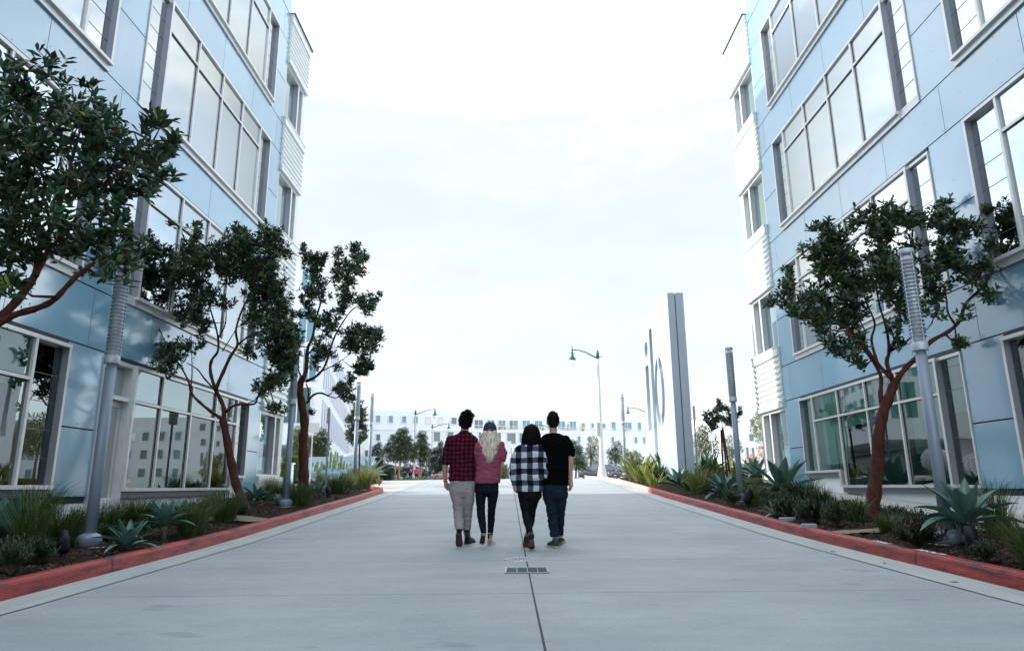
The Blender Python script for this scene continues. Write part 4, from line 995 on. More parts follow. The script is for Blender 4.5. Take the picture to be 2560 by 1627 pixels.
# ---- far and background trees with fine foliage
def soft_tree(name, label, Y, trunk, lobes, seed, m, conv=fc, leaf=.16, dens=60, group=None, stakes=(), kind=None, trm=None, wide=.8):
    rnd = random.Random(seed); lobes = [(x_, y_, r_ * 1.2) for x_, y_, r_ in lobes]; pb = at(trunk[0][0], trunk[0][1], Y); base = Vector((pb.x, Y, G(Y)))
    root = thing(name, label, 'tree', base, 0, group)
    b = MB(); pts = [Vector((0, 0, -.2))] + [at(x, y, Y) - base for x, y in trunk[1:]]; n = len(pts)
    b.tube(pts, [.13 * (1 - .55 * i / (n - 1)) * Y / 80 if Y > 30 else .06 for i in range(n)], 7)
    top = pts[-1]; cr = MB(); k1 = 1 / 1753 * Y
    for (lx, ly, lr) in lobes:
        c = at(lx, ly, Y + rnd.uniform(-.5, .5) * lr * k1) - base; R = lr * k1
        b.tube([pts[-2].lerp(top, .5), top.lerp(c, .5) + Vector((0, 0, -.1 * R)), c], [.04 * Y / 80, .03 * Y / 80, .01], 5)
        for _ in range(int(2.6 * dens * lr / 12 * lr / 12)):
            v = Vector((rnd.gauss(0, 1), rnd.gauss(0, 1), rnd.gauss(0, 1))).normalized() * R * rnd.random() ** .45; p = c + v
            for k in range(5):
                d = (v.normalized() * .5 + Vector((rnd.uniform(-1, 1), rnd.uniform(-1, 1), rnd.uniform(-.9, .6)))).normalized()
                leaf_geo(cr, p, d, Vector((0, 0, 1)), leaf * rnd.uniform(.7, 1.3), leaf * .32, 0)
    b.build('trunk', trm or M_barkgrey, root); cr.build('crown', m, root)
    for (x0, y1) in stakes:
        q = at(x0, y1, Y - .3) - base; b = MB(); b.tube([(q.x, -.3, -.2), (q.x, -.3, q.z)], .07, 6); b.build('stake', mat('tan wood stake', (.35, .22, .10), .8), root)
    return root
M_fol = mat('grey green foliage', (.025, .055, .022), .6, island=1, col2=(.11, .17, .065), trans=.2)
M_fold = mat('dark conifer foliage', (.012, .03, .018), .6, island=1, col2=(.045, .08, .045), trans=.1)
M_foly = mat('yellow green foliage', (.12, .14, .04), .6, island=1, col2=(.36, .34, .13), trans=.3)
M_folp = mat('pale olive foliage', (.10, .12, .05), .6, island=1, col2=(.30, .32, .17), trans=.25)
GF = 'trees along the far street'
soft_tree('street_tree', 'largest grey green far tree with wooden stakes, left of the plaid man', 80, [(992,1200),(996,1180),(1001,1160),(1004,1140)],
 [(1002,1080,9),(1013,1076,8),(995,1093,12),(1010,1095,14),(1022,1100,10),(985,1105,14),(1003,1115,16),(1020,1115,15),(972,1118,12),(962,1128,9),(985,1130,16),(1003,1135,14),(1022,1133,14),(1037,1118,10),(1038,1130,10),(975,1143,11),(1033,1145,10),(1012,1148,10),(990,1148,8)], 41, M_fol, stakes=[(989,1152),(999,1152)], group=GF)
soft_tree('street_tree', 'feathery green far tree just right of the largest one', 82, [(1051,1202),(1051,1175),(1050,1150),(1052,1125)],
 [(1056,1083,8),(1050,1092,10),(1062,1095,8),(1055,1108,12),(1066,1112,8),(1045,1112,8),(1050,1125,12),(1062,1128,12),(1050,1142,10),(1065,1143,11),(1058,1158,12),(1070,1130,8)], 42, M_fol, stakes=[(1049,1165),(1053,1165)], group=GF)
soft_tree('street_tree', 'dark bushy conifer between the far lamp and the plaid man', 92, [(1102,1203),(1102,1170),(1102,1140)],
 [(1102,1108,6),(1101,1118,8),(1095,1128,9),(1106,1130,9),(1086,1128,8),(1082,1142,10),(1098,1145,12),(1110,1148,9),(1078,1160,11),(1092,1163,13),(1106,1165,12),(1084,1180,12),(1100,1182,13),(1114,1175,9)], 43, M_fold, group=GF, dens=90)
soft_tree('street_tree', 'dark rounded conifer right of the sunlit lamp post', 96, [(942,1203),(942,1170),(942,1150)],
 [(948,1112,7),(938,1118,7),(935,1130,10),(950,1128,10),(935,1148,12),(950,1148,12),(938,1165,12),(955,1168,12),(970,1172,12),(985,1180,12),(965,1190,10),(945,1188,12),(1005,1178,12),(1020,1172,12),(1035,1176,12),(1015,1192,10),(1035,1192,10),(1050,1182,12),(1065,1185,12)], 44, M_fold, group=GF, dens=90)
soft_tree('street_tree', 'grey green far tree just right of the man in black', 92, [(1439,1198),(1440,1175),(1442,1150)],
 [(1432,1105,7),(1440,1112,10),(1448,1122,10),(1437,1128,12),(1452,1135,12),(1440,1145,13),(1455,1152,12),(1440,1162,12),(1452,1168,12),(1460,1160,9),(1430,1150,8),(1466,1172,8)], 45, M_fol, stakes=[(1446,1165)], group=GF)
soft_tree('street_tree', 'sparse yellow topped far tree left of the tall street lamp', 95, [(1477,1198),(1477,1165),(1478,1140)],
 [(1474,1098,6),(1486,1094,6),(1492,1104,7),(1478,1112,9),(1490,1118,9),(1470,1122,8),(1480,1130,11),(1494,1134,9),(1472,1142,10),(1488,1148,11),(1478,1160,10),(1494,1160,8)], 46, M_foly, group=GF, dens=45)
soft_tree('street_tree', 'soft grey far tree between the tall street lamp and the sunlit post', 93, [(1540,1198),(1540,1170),(1540,1140)],
 [(1546,1106,6),(1538,1115,9),(1550,1118,9),(1530,1125,8),(1536,1132,12),(1550,1134,10),(1526,1140,8),(1540,1148,11),(1552,1150,9),(1528,1155,9),(1520,1130,6)], 47, M_fol, group=GF, dens=50)
soft_tree('street_tree', 'pale yellow wispy tree directly left of the white sign', 60, [(1590,1198),(1590,1175),(1592,1160)],
 [(1565,1130,8),(1575,1140,9),(1590,1135,8),(1600,1145,9),(1582,1155,10),(1596,1160,10),(1570,1158,9),(1560,1145,7),(1605,1170,9),(1582,1172,10)], 48, M_foly, group=GF, dens=32)
soft_tree('street_tree', 'round bush like tree seen between the two couples', 75, [(1261,1203),(1261,1190),(1261,1182)],
 [(1258,1165,7),(1264,1172,9),(1256,1180,10),(1267,1185,9),(1252,1190,8),(1262,1192,8)], 49, M_folp, group=GF)
soft_tree('street_tree', 'pale olive tree right of the white sign', 48, [(1764,1190),(1764,1170),(1766,1150),(1766,1130)],
 [(1755,1068,10),(1770,1075,10),(1750,1085,12),(1768,1092,12),(1785,1092,10),(1748,1105,13),(1768,1110,14),(1786,1112,12),(1752,1125,12),(1772,1130,12),(1792,1128,9),(1745,1140,9),(1760,1145,9)], 50, M_folp, group=GF, dens=38, leaf=.11)
soft_tree('street_tree', 'bare branched olive tree behind the right ribbed post', 52, [(1825,1195),(1825,1170),(1826,1145)],
 [(1818,1100,8),(1830,1095,8),(1846,1105,8),(1815,1118,10),(1832,1118,11),(1850,1122,9),(1822,1132,11),(1840,1138,10),(1812,1140,8)], 51, M_folp, group=GF, dens=28, leaf=.11)
soft_tree('street_tree', 'orange flecked low tree near the right corrugated corner', 50, [(1884,1195),(1884,1180),(1884,1165)],
 [(1870,1150,7),(1882,1143,8),(1890,1150,8),(1878,1160,8),(1893,1162,7),(1900,1120,8),(1905,1135,9)], 52, mat('orange foliage', (.5, .17, .05), .7, island=1, col2=(.6, .35, .15), trans=.3), group=GF, dens=28, leaf=.10)
soft_tree('street_tree', 'large pale olive tree under the overhang behind the red trunk', 44, [(775,1192),(773,1170),(770,1150),(768,1135)],
 [(745,1072,9),(738,1088,12),(755,1085,10),(733,1105,14),(752,1102,14),(735,1125,14),(752,1122,14),(770,1118,13),(742,1142,12),(760,1140,12)], 53, M_folp, dens=60, leaf=.09)
soft_tree('street_tree', 'darker olive tree left of the slot window building corner', 43, [(782,1192),(784,1170),(790,1145)],
 [(805,1078,9),(795,1090,11),(812,1092,10),(788,1105,13),(806,1108,13),(820,1105,8),(780,1120,12),(800,1125,13),(816,1125,10),(790,1140,11),(808,1142,11),(775,1098,9)], 54, M_fol, dens=60, leaf=.09)
# trees to the right of the street, seen in the window reflections
for k, (x, Y, s) in enumerate([(20, 52, 1), (28, 60, .95), (40, 72, 1.15)]):
    rnd = random.Random(60 + k); root = thing('street_tree', ['olive tree hidden beyond the right office building, nearest its corner', 'middle one of the olive trees hidden beyond the right office building', 'farthest and largest olive tree hidden beyond the right office building'][k], 'tree', (x, Y, G(Y)), 0, GF)
    b = MB(); b.tube([(0, 0, -.2), (.1, 0, 1.5 * s), (0, 0, 3 * s)], [.14, .1, .06], 7); b.build('trunk', M_barkgrey, root); cr = MB()
    for _ in range(1500):
        v = Vector((rnd.gauss(0, 1), rnd.gauss(0, 1), rnd.gauss(0, 1))).normalized() * rnd.random() ** .4; p = Vector((v.x * 2.1 * s, v.y * 2.1 * s, 3.6 * s + v.z * 1.7 * s))
        for q in range(3): leaf_geo(cr, p, Vector((rnd.uniform(-1, 1), rnd.uniform(-1, 1), rnd.uniform(-1, 1))).normalized(), Vector((0, 0, 1)), .22, .07, 0)
    cr.build('crown', M_folp, root)
# ================================================================== PLANTS
def gpt(px, py, off=.16):
    r = ray(px, py); Y = 3.0
    while Y < 95:
        if r[2] / r[1] * Y < G(Y) + off: return Vector((r[0] / r[1] * Y, Y, G(Y) + off - .03))
        Y += .03
    return Vector((r[0] / r[1] * 30, 30, G(30) + off))
def agave_mesh(seed, n=18, L=.5, W=.11, droop=.5, up=1.25, stem=0.0):
    rnd = random.Random(seed); b = MB()
    if stem: b.tube([(0, 0, -.1), (.02, 0, stem * .5), (0, 0, stem)], [.05, .045, .05], 8, 1)
    for k in range(n):
        t = k * 2.399 + rnd.uniform(-.15, .15); q = k / (n - 1); el0 = .15 + (up - .15) * q + rnd.uniform(-.1, .1); l = L * (1.05 - .25 * q) * rnd.uniform(.85, 1.1); w = W * rnd.uniform(.85, 1.1)
        h = Vector((math.cos(t), math.sin(t), 0)); s = Vector((-h.y, h.x, 0)); p = h * .03 + Vector((0, 0, stem + .03 + .05 * q)); el = el0; m = 7; rows = []
        for i in range(m + 1):
            f = i / m; ww = w * (.55 + 1.1 * math.sin(min(1, f * 1.25) * PI * .62) * .55) * (1 - max(0, f - .45) / .55) ** .8 + .002
            d = h * math.cos(el) + Vector((0, 0, math.sin(el))); nrm = s.cross(d) * -1
            cup = ww * .28; rows += [p + s * ww * .5 + nrm * cup, p + s * ww * .25 + nrm * cup * .25, p - nrm * .004, p - s * ww * .25 + nrm * cup * .25, p - s * ww * .5 + nrm * cup]
            p = p + d * l / m; el -= (droop * (1.15 - q)) / m * (1 + f)
        fs = [(i * 5 + j, i * 5 + j + 1, i * 5 + j + 6, i * 5 + j + 5) for i in range(m) for j in range(4)]
        b.add(rows, fs, 0, True)
    return b.mesh('agave')
def grass_mesh(seed, n=220, H=.5, R=.10, sp=.35, w=.006):
    rnd = random.Random(seed); b = MB()
    for _ in range(n):
        a = rnd.uniform(0, 2 * PI); r = R * rnd.random() ** .5; t = a + rnd.uniform(-.8, .8); h = H * rnd.uniform(.5, 1.15); lean = sp * rnd.uniform(.1, 1.2)
        p0 = Vector((r * math.cos(a), r * math.sin(a), -.03)); hd = Vector((math.cos(t), math.sin(t), 0)); s = Vector((-hd.y, hd.x, 0)) * w * rnd.uniform(.6, 1.2)
        dr = rnd.uniform(0, .35); p1 = p0 + hd * lean * h * .35 + Vector((0, 0, h * .5)); p2 = p0 + hd * lean * h * .95 + Vector((0, 0, h * (.85 - dr * .3))); p3 = p0 + hd * lean * h * 1.6 + Vector((0, 0, h * (1.0 - dr)))
        b.add([p0 - s, p0 + s, p1 + s, p1 - s, p2 + s * .7, p2 - s * .7, p3], [(0, 1, 2, 3), (3, 2, 4, 5), (5, 4, 6)])
    return b.mesh('grass')
def shrub_mesh(seed, R=.28, H=.38, n=70, ll=.09, lw=.018, flowers=0, upr=.2):
    rnd = random.Random(seed); b = MB()
    for _ in range(n):
        a = rnd.uniform(0, 2 * PI); r = R * rnd.random() ** .6; top = Vector((r * math.cos(a), r * math.sin(a), H * (1 - .5 * (r / R) ** 2) * rnd.uniform(.6, 1.1)))
        b.tube([(0, 0, -.02), top * .5 + Vector((0, 0, .02)), top], [.005, .004, .003], 4, 1, False)
        for k in range(16):
            f = .45 + .55 * k / 15; p = top * f; t = k * 2.4 + rnd.random(); d = Vector((math.cos(t), math.sin(t), upr + rnd.uniform(0, .6) + (1.5 if k > 12 else 0))).normalized()
            leaf_geo(b, p, d, Vector((0, 0, 1)), ll * rnd.uniform(.7, 1.2), lw * rnd.uniform(.8, 1.2), 0)
        if rnd.random() < flowers:
            for k in range(5): b.ell(top + Vector((rnd.uniform(-.012, .012), rnd.uniform(-.012, .012), rnd.uniform(0, .03))), .007, .007, .009, 5, 3, 2)
    return b.mesh('shrub')
def blade_mesh(seed, n=34, H=.6, W=.07, sp=.5):
    rnd = random.Random(seed); b = MB()
    for _ in range(n):
        a = rnd.uniform(0, 2 * PI); r0 = rnd.uniform(0, .22); p = Vector((r0 * math.cos(a), r0 * math.sin(a), -.02)); t = a + rnd.uniform(-.6, .6); h = Vector((math.cos(t), math.sin(t), 0)); s = Vector((-h.y, h.x, 0))
        el = 1.5 - sp * rnd.random(); l = H * rnd.uniform(.6, 1.1); m = 5; rows = []; w = W * rnd.uniform(.7, 1.1)
        for i in range(m + 1):
            f = i / m; ww = w * math.sin(max(.12, f) ** .8 * PI * .98) + .006; d = h * math.cos(el) + Vector((0, 0, math.sin(el)))
            if f < .3: ww *= .4
            rows += [p + s * ww * .5, p - Vector((0, 0, .0)) + h * ww * .15, p - s * ww * .5]; p = p + d * l / m; el -= .14
        b.add(rows, [(i * 3 + j, i * 3 + j + 1, i * 3 + j + 4, i * 3 + j + 3) for i in range(m) for j in range(2)], 0, True)
    return b.mesh('blades')
def put(name, me, mats, p, rz, sc, label, cat, group, sink=0):
    m2 = me
    if not len(me.materials):
        for m in mats: me.materials.append(m)
    elif me.materials[0] != mats[0]:
        m2 = me.copy(); m2.materials.clear()
        for m in mats: m2.materials.append(m)
    o = bpy.data.objects.new(name, m2); COL.objects.link(o); o.location = Vector(p) - Vector((0, 0, sink)); o.rotation_euler = (0, 0, rz); o.scale = (sc, sc, sc)
    return tag(o, label, cat, group)
AG = [agave_mesh(1), agave_mesh(2, 16, .5, .13, .3, 1.35), agave_mesh(3, 20, .5, .10, .9, 1.2), agave_mesh(4, 17, .55, .14, .55, 1.35, .22)]
GR = [grass_mesh(1, 420, .58, .12, .5, .0032), grass_mesh(2, 560, .60, .15, .6, .0032), grass_mesh(3, 360, .78, .09, .38, .0032)]
SH = [shrub_mesh(1), shrub_mesh(2, .25, .45, 60, .08, .014), shrub_mesh(3, .3, .34, 80, .10, .016, .25), shrub_mesh(4, .22, .5, 46, .10, .014, .1, .6)]
BL = [blade_mesh(1), blade_mesh(2, 44, .7, .08, .65)]
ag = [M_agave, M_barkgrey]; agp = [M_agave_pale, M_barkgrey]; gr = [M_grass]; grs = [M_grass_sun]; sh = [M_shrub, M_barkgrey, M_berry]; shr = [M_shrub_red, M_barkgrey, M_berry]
M_blade = mat('broad green blade', (.03, .06, .015), .4, island=1, col2=(.09, .13, .03), trans=.2); M_blade_sun = mat('sunlit yellow green blade', (.09, .12, .02), .45, island=1, col2=(.26, .27, .05), trans=.3)  # second blade material has the sunlight put into its yellower colour
GA, GG, GS, GB = 'blue green agaves in the planting beds', 'tufts of ornamental grass in the beds', 'leafy shrubs in the beds', 'broad bladed clumps by the white sign'
# (kind, variant, px, py of the foot, width in px, label)
pl = [
 ('a',0,318,1366,122,'blue green agave right of the nearest left lamp post base',0), ('a',3,409,1343,104,'raised agave on a short stalk, second from the left lamp post',0), ('a',1,462,1300,92,'agave standing behind the tuft of grass under the wide left window',0),
 ('a',1,4,1350,200,'large dark agave cut by the left edge of the picture',0), ('a',2,640,1252,62,'dark agave right of the slender leaning trunk',0), ('a',1,697,1262,44,'small narrow agave directly left of the second left lamp post',1), ('a',2,795,1232,52,'pale agave between the cut stub trunk and the third lamp post',1),
 ('a',1,874,1206,52,'pale agave in front of the third left lamp post',1), ('a',1,919,1196,72,'tall agave at the far tip of the left bed',1), ('a',0,762,1236,46,'agave with one long leaf beside the cut stub trunk',0),
 ('a',3,2428,1364,176,'largest dark agave leaning over the nearest right lamp post base',0), ('a',1,1958,1236,124,'wide dark agave against the right building plinth',0), ('a',0,1927,1288,66,'small pale blue agave near the red kerb on the right',1),
 ('a',2,1812,1240,88,'grey blue agave left of the second right lamp post',0), ('a',1,1697,1216,66,'dark agave at the foot of the white sign',0), ('a',1,1765,1182,80,'sunlit pale agave behind the perforated sign post',1), ('a',0,1892,1196,76,'sunlit pale agave near the right corrugated corner',1),
 ('a',0,1868,1182,60,'small sunlit pale agave left of the corrugated corner',1), ('a',0,1838,1216,50,'low agave tucked behind the second right lamp post',0), ('a',1,1640,1198,52,'agave among broad blades in front of the white sign',0),
 ('g',2,60,1392,150,'dark tall grass at the left edge below the agave',0), ('g',1,140,1365,118,'grass tuft left of the nearest left lamp post',0), ('g',1,20,1330,130,'dark grass against the left wall at the picture edge',0), ('g',2,100,1335,100,'thin upright grass under the left near window',0), ('g',0,262,1330,90,'grass directly behind the nearest left lamp post',0), ('g',0,300,1318,80,'yellowish grass under the glazed door',0), ('g',1,345,1312,84,'grass tuft behind the first agave',0),
 ('g',1,492,1334,104,'full grass tuft in front of the wide left window',0), ('g',1,560,1302,92,'full grass tuft directly left of the slender leaning trunk',0), ('g',0,530,1282,70,'grass tuft behind the two full ones, at the left plinth',0), ('g',0,700,1244,56,'grass behind the second left lamp post',0), ('g',1,749,1262,74,'grass tuft at the foot of the trunk with the cut stub',0), ('g',0,722,1240,50,'small grass tuft right behind the second left lamp post',0), ('g',1,840,1232,62,'grass tuft below the third left lamp post',0),
 ('g',0,805,1218,50,'low grass between two pale agaves, left bed',0), ('g',1,908,1218,64,'golden green grass near the tip of the left bed',1), ('g',0,935,1206,40,'last golden grass tuft at the very tip of the left bed',1), ('g',1,868,1222,52,'green grass against the kerb near the third left lamp post',1), ('g',0,670,1232,50,'grass under the corrugated left corner window',1),
 ('g',1,2530,1420,150,'dark overhanging grass at the lower right edge',0), ('g',2,2500,1350,130,'tall thin grass against the right wall at the edge',0), ('g',0,2395,1330,60,'grass behind the nearest right lamp post',0), ('g',0,1880,1262,66,'grass behind the black spotlight by the second right lamp post',0), ('g',1,1750,1232,74,'bright green grass tuft by the perforated sign post',1), ('g',0,1905,1250,56,'olive grass right of the second right lamp post',0), ('g',0,2026,1252,70,'grass beside the wide dark agave',0), ('g',1,2140,1300,72,'low grass left of the big right trunk',0),
 ('g',0,2060,1262,60,'thin grass behind the leafy shrubs on the right',0), ('g',0,1722,1226,40,'small grass tuft at the foot of the perforated sign post',0), ('g',1,2220,1330,60,'thin grass at the foot of the big right trunk',0), ('g',0,1858,1230,50,'short grass on the far side of the second right lamp post',0),
 ('s',0,188,1330,80,'dark leafy shrub left of the nearest left lamp post',0), ('s',0,92,1402,96,'dark leafy shrub at the lower left beside the black spotlight',0), ('s',1,28,1425,110,'dark shrub at the extreme lower left corner of the bed',0), ('s',0,262,1352,60,'low dark shrub between the nearest left post and the first agave',0), ('s',2,372,1322,60,'low dark shrub between the first two agaves',0), ('s',0,600,1290,54,'low dark shrub at the foot of the slender leaning trunk',0), ('s',3,318,1306,40,'tall thin flowering stems below the left door',0), ('s',3,352,1300,40,'slender leafy stems left of the second agave',0), ('s',3,376,1296,44,'slender leafy stems above the second agave',0), ('s',2,235,1338,60,'low leafy shrub behind the nearest left pole',0),
 ('s',0,1972,1290,84,'dense green shrub behind the small pale agave',0), ('s',0,2022,1304,84,'dense green shrub left of the middle black spotlight',0), ('s',1,2094,1312,92,'tall feathery shrub right of the middle black spotlight',0), ('s',2,2228,1362,116,'dark flowering shrub right of the big right trunk',2), ('s',3,2306,1350,86,'spiky reddish shrub between trunk and nearest right lamp post',2), ('s',1,1790,1262,50,'small bright shrub by the right kerb below the agave',0), ('s',0,1985,1262,70,'shrub against the right plinth beside the wide agave',0), ('s',1,2125,1296,60,'shrub against the right walkway near the trunk',0), ('s',2,1655,1206,50,'low green shrub in front of the white sign',0), ('s',0,2450,1395,70,'dark low shrub under the largest agave',0), ('s',0,1720,1212,40,'shrub with tiny blue flowers beside the sign post',0),
 ('b',1,1660,1200,76,'dark broad bladed clump at the left corner of the white sign',0), ('b',0,1632,1200,64,'green bladed clump in front of the white sign letters',0), ('b',1,1600,1200,76,'yellow green bladed clump, second from the left by the sign',1), ('b',0,1570,1204,60,'sunlit bladed clump beside the sunlit lamp post',1), ('b',1,1545,1206,58,'leftmost small sunlit bladed clump of the right bed',1), ('b',0,1520,1202,46,'tiny sunlit clump at the far tip of the right bed',1), ('b',1,1740,1200,60,'dark bladed clump right of the white sign',0), ('b',1,1780,1196,66,'dark bladed clump behind the grey blue agave',0), ('b',0,1590,1214,50,'low yellow clump near the faded kerb',1), ('b',0,1690,1198,50,'bladed clump behind the dark agave of the sign',0), ('b',0,1840,1192,60,'sunlit bladed clump left of the corrugated corner',1), ('b',1,1810,1190,56,'sunlit bladed clump under the staked tree',1),
]
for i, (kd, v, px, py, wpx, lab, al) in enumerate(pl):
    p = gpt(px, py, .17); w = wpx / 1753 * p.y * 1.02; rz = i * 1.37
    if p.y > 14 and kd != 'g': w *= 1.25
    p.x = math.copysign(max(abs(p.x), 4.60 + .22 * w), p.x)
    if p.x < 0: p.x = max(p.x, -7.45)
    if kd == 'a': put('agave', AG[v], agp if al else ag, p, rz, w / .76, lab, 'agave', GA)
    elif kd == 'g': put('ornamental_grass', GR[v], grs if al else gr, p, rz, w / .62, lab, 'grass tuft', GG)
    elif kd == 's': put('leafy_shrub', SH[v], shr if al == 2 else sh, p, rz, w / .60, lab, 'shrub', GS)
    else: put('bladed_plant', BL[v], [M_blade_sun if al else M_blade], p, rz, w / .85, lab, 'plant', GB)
# ground cover as a mass
def cover(label, areas, n, seed, m):
    rnd = random.Random(seed); b = MB()
    for _ in range(n):
        x0, x1, y0, y1 = rnd.choice(areas); x, y = rnd.uniform(x0, x1), rnd.uniform(y0, y1)
        if noise.noise((x * 1.3, y * 1.3, seed)) < -.05: continue
        p = Vector((x, y, G(y) + soil_dz(x, y)))
        for k in range(5):
            d = Vector((rnd.uniform(-1, 1), rnd.uniform(-1, 1), rnd.uniform(.3, 1.6))).normalized(); leaf_geo(b, p + Vector((0, 0, rnd.uniform(0, .10))), d, Vector((0, 0, 1)), rnd.uniform(.04, .09), .014, 0)
    return tag(b.build('ground_cover', m), label, 'ground cover', kind='stuff')
cover('low dark green ground cover in the left bed', [(-7.6, -5.7, 5, 22), (-7.5, -5.3, 5, 12), (-7.3, -4.9, 17, 25)], 9000, 3, M_shrub)
cover('low green ground cover in the right bed', [(5.5, 7.15, 6, 23), (5.2, 7.1, 12, 24), (4.9, 7.1, 24, 31)], 9000, 4, M_shrub)
cover('sunlit yellow green ground cover around the white sign', [(4.75, 5.5, 24, 32), (7.4, 12, 25, 33), (6.5, 7.2, 24, 33)], 3600, 5, M_grass_sun)
# pink flower at the bed tip
p = gpt(948, 1212, .1); put('flowering_plant', shrub_mesh(9, .2, .35, 30, .07, .03), [mat('pink bract', (.20, .16, .06), .6, island=1, col2=(.62, .38, .34)), M_barkgrey, M_berry], p, 0, .8, 'pink flowering plant at the tip of the left bed', 'plant', None)
# spotlights
def spotlight(px, py, s, lab, rz, tilt=.5):
    p = gpt(px, py, .15); r = thing('spotlight', lab, 'spotlight', p, rz, 'black garden spotlights in the beds'); r.scale = (s, s, s)
    b = MB(); b.lathe([(.05, -.02), (.05, .05), (.035, .07), (.035, .11), (.05, .12)], 14); b.build('base', M_black, r)
    b = MB(); rot = Matrix.Rotation(tilt, 3, 'Y'); n = 18; rings = []
    for rad, z, sl_ in ((.03, -.02, 0), (.06, .0, 0), (.066, .08, 0), (.078, .10, 0), (.08, .20, .07), (.072, .20, .07), (.06, .11, .0)):
        rings.append([rot @ Vector((rad * math.cos(2*PI*k/n), rad * math.sin(2*PI*k/n), z + sl_ * math.cos(2*PI*k/n) * -1)) + Vector((0, 0, .12)) for k in range(n)])
    b.rings(rings, 0, True, True); b.build('shroud', M_black, r)
    return r
spotlight(157, 1395, .85, 'black spotlight left of the nearest left lamp post', 2.6); spotlight(2041, 1308, 1.1, 'black spotlight between two shrubs on the right', 1.5, .15); spotlight(1868, 1268, 1.1, 'black spotlight right of the second right lamp post', 0.3)
spotlight(2436, 1384, .8, 'small black spotlight under the largest agave', 1); spotlight(820, 1245, .9, 'small black spotlight in the left bed near the kerb', 2)
for px, py, w, lab in [(1969,1297,.30,'larger pale flat stone by the right kerb'), (2022,1313,.24,'pale flat stone nearest the middle black spotlight'), (1940,1286,.20,'small pale flat stone left of the larger one')]:
    p = gpt(px, py, .17); b = MB(); rnd = random.Random(int(px)); ring = [(w / 2 * math.cos(a) * rnd.uniform(.8, 1.1), w * .32 * math.sin(a) * rnd.uniform(.8, 1.1)) for a in [k * PI / 5 for k in range(10)]]
    b.rings([[(x, y, 0) for x, y in ring], [(x, y, .045) for x, y in ring], [(x * .93, y * .93, .055) for x, y in ring]], 0, True, False); o = b.build('flat_stone', mat('pale flat stone', (.28, .28, .31), .8, var=.1, scale=12)); o.location = p; tag(o, lab, 'stone', 'pale flat stones in the right bed')

# ================================================================== garden across the side street, left
M_blue = mat('blue glass gravel', (.03, .07, .11), .6, island=0, col2=(.08, .17, .22), scale=9, bump=.8, bscale=30)
xs, ys = frange(-13.4, -7.2, .4), frange(30.5, 38, .5); sheet('gravel_slope', xs, ys, lambda x, y: .15 + max(0, min(1, (y - 31) / 6)) * 1.1 + .05 * noise.noise((x, y, 1)), M_blue)
def gz(y): return G(y) + .15 + max(0, min(1, (y - 31) / 6)) * 1.1
M_cact = mat('columnar cactus skin', (.10, .16, .09), .6, col2=(.26, .32, .19), scale=2)
b = MB(); n = 18; prof = [(.09, 0), (.105, .3), (.11, .9), (.10, .97), (.06, 1.0), (.0, 1.005)]
b.rings([[(r * (1 + (.12 if k % 2 else -.06)) * math.cos(2*PI*k/n), r * (1 + (.12 if k % 2 else -.06)) * math.sin(2*PI*k/n), z) for k in range(n)] for r, z in prof]); cm = b.mesh('cactus'); cm.materials.append(M_cact)
cl = [(782,1155,1177),(793,1151,1182),(795,1172,1192),(801,1162,1192),(803.5,1152,1183),(809,1159,1182),(827,1128,1181),(834,1140,1174),(837,1147,1181),(839,1127,1172),(843.5,1130.6,1176),(846,1155,1182),(854,1139,1181),(860,1150.5,1182),(849,1156,1178),(876,1156,1178),(814,1164,1182),(777,1162,1178),(820,1150,1180),(831,1158,1184),(867,1158,1180),(788,1160,1184)]
for i, (x, y1, y0) in enumerate(cl):
    Y = 35.5 - (y0 - 1172) * .22; p = at(x, y1, Y); o = bpy.data.objects.new('columnar_cactus', cm); COL.objects.link(o); z0 = gz(Y) - .1; h = p.z - z0
    o.location = (p.x, Y, z0); o.scale = (.62 if h > .8 else .5, .62 if h > .8 else .5, h); tag(o, 'ribbed columnar cactus standing in the blue gravel slope behind the left bed', 'cactus', 'columnar cacti on the blue gravel slope')
def hedge(px0, px1, py0, py1, Y, lab, m, seed, dep=1.5):
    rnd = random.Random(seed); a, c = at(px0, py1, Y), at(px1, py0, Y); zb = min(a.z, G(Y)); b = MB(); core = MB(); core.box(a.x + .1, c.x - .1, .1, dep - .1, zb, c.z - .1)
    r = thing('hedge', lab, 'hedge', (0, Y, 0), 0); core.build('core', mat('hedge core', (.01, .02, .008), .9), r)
    for _ in range(int(160 * ((c.x - a.x) + dep) * (c.z - zb + .5)) + 200):
        f = rnd.random(); 
        if f < .6: p = Vector((rnd.uniform(a.x, c.x), rnd.uniform(-.05, .12), rnd.uniform(zb, c.z)))
        elif f < .8: p = Vector((rnd.uniform(a.x, c.x), rnd.uniform(0, dep), c.z + rnd.uniform(-.1, .06)))
        else: p = Vector((rnd.choice((a.x, c.x)) + rnd.uniform(-.08, .08), rnd.uniform(0, dep), rnd.uniform(zb, c.z)))
        for k in range(3): leaf_geo(b, p, Vector((rnd.uniform(-1, 1), rnd.uniform(-1, .4), rnd.uniform(-.3, 1))).normalized(), Vector((0, 0, 1)), .10, .05, 0)
    b.build('foliage', m, r); return r
hedge(702, 742, 1143, 1205, 31, 'green clipped hedge behind the second left lamp post', mat('bright hedge leaf', (.04, .09, .01), .5, island=1, col2=(.16, .24, .04), trans=.2), 1)
hedge(846, 890, 1141, 1152, 50, 'clipped hedge along the top of the far left railing', M_fold, 2, 1)
hedge(948, 979, 1177, 1205, 62, 'dark square hedge below the far trees', M_fold, 3, 2)
hedge(700, 712, 1160, 1215, 27.5, 'bright low hedge at the left building corner', mat('bright hedge leaf', (.04, .09, .01)), 4, .6)
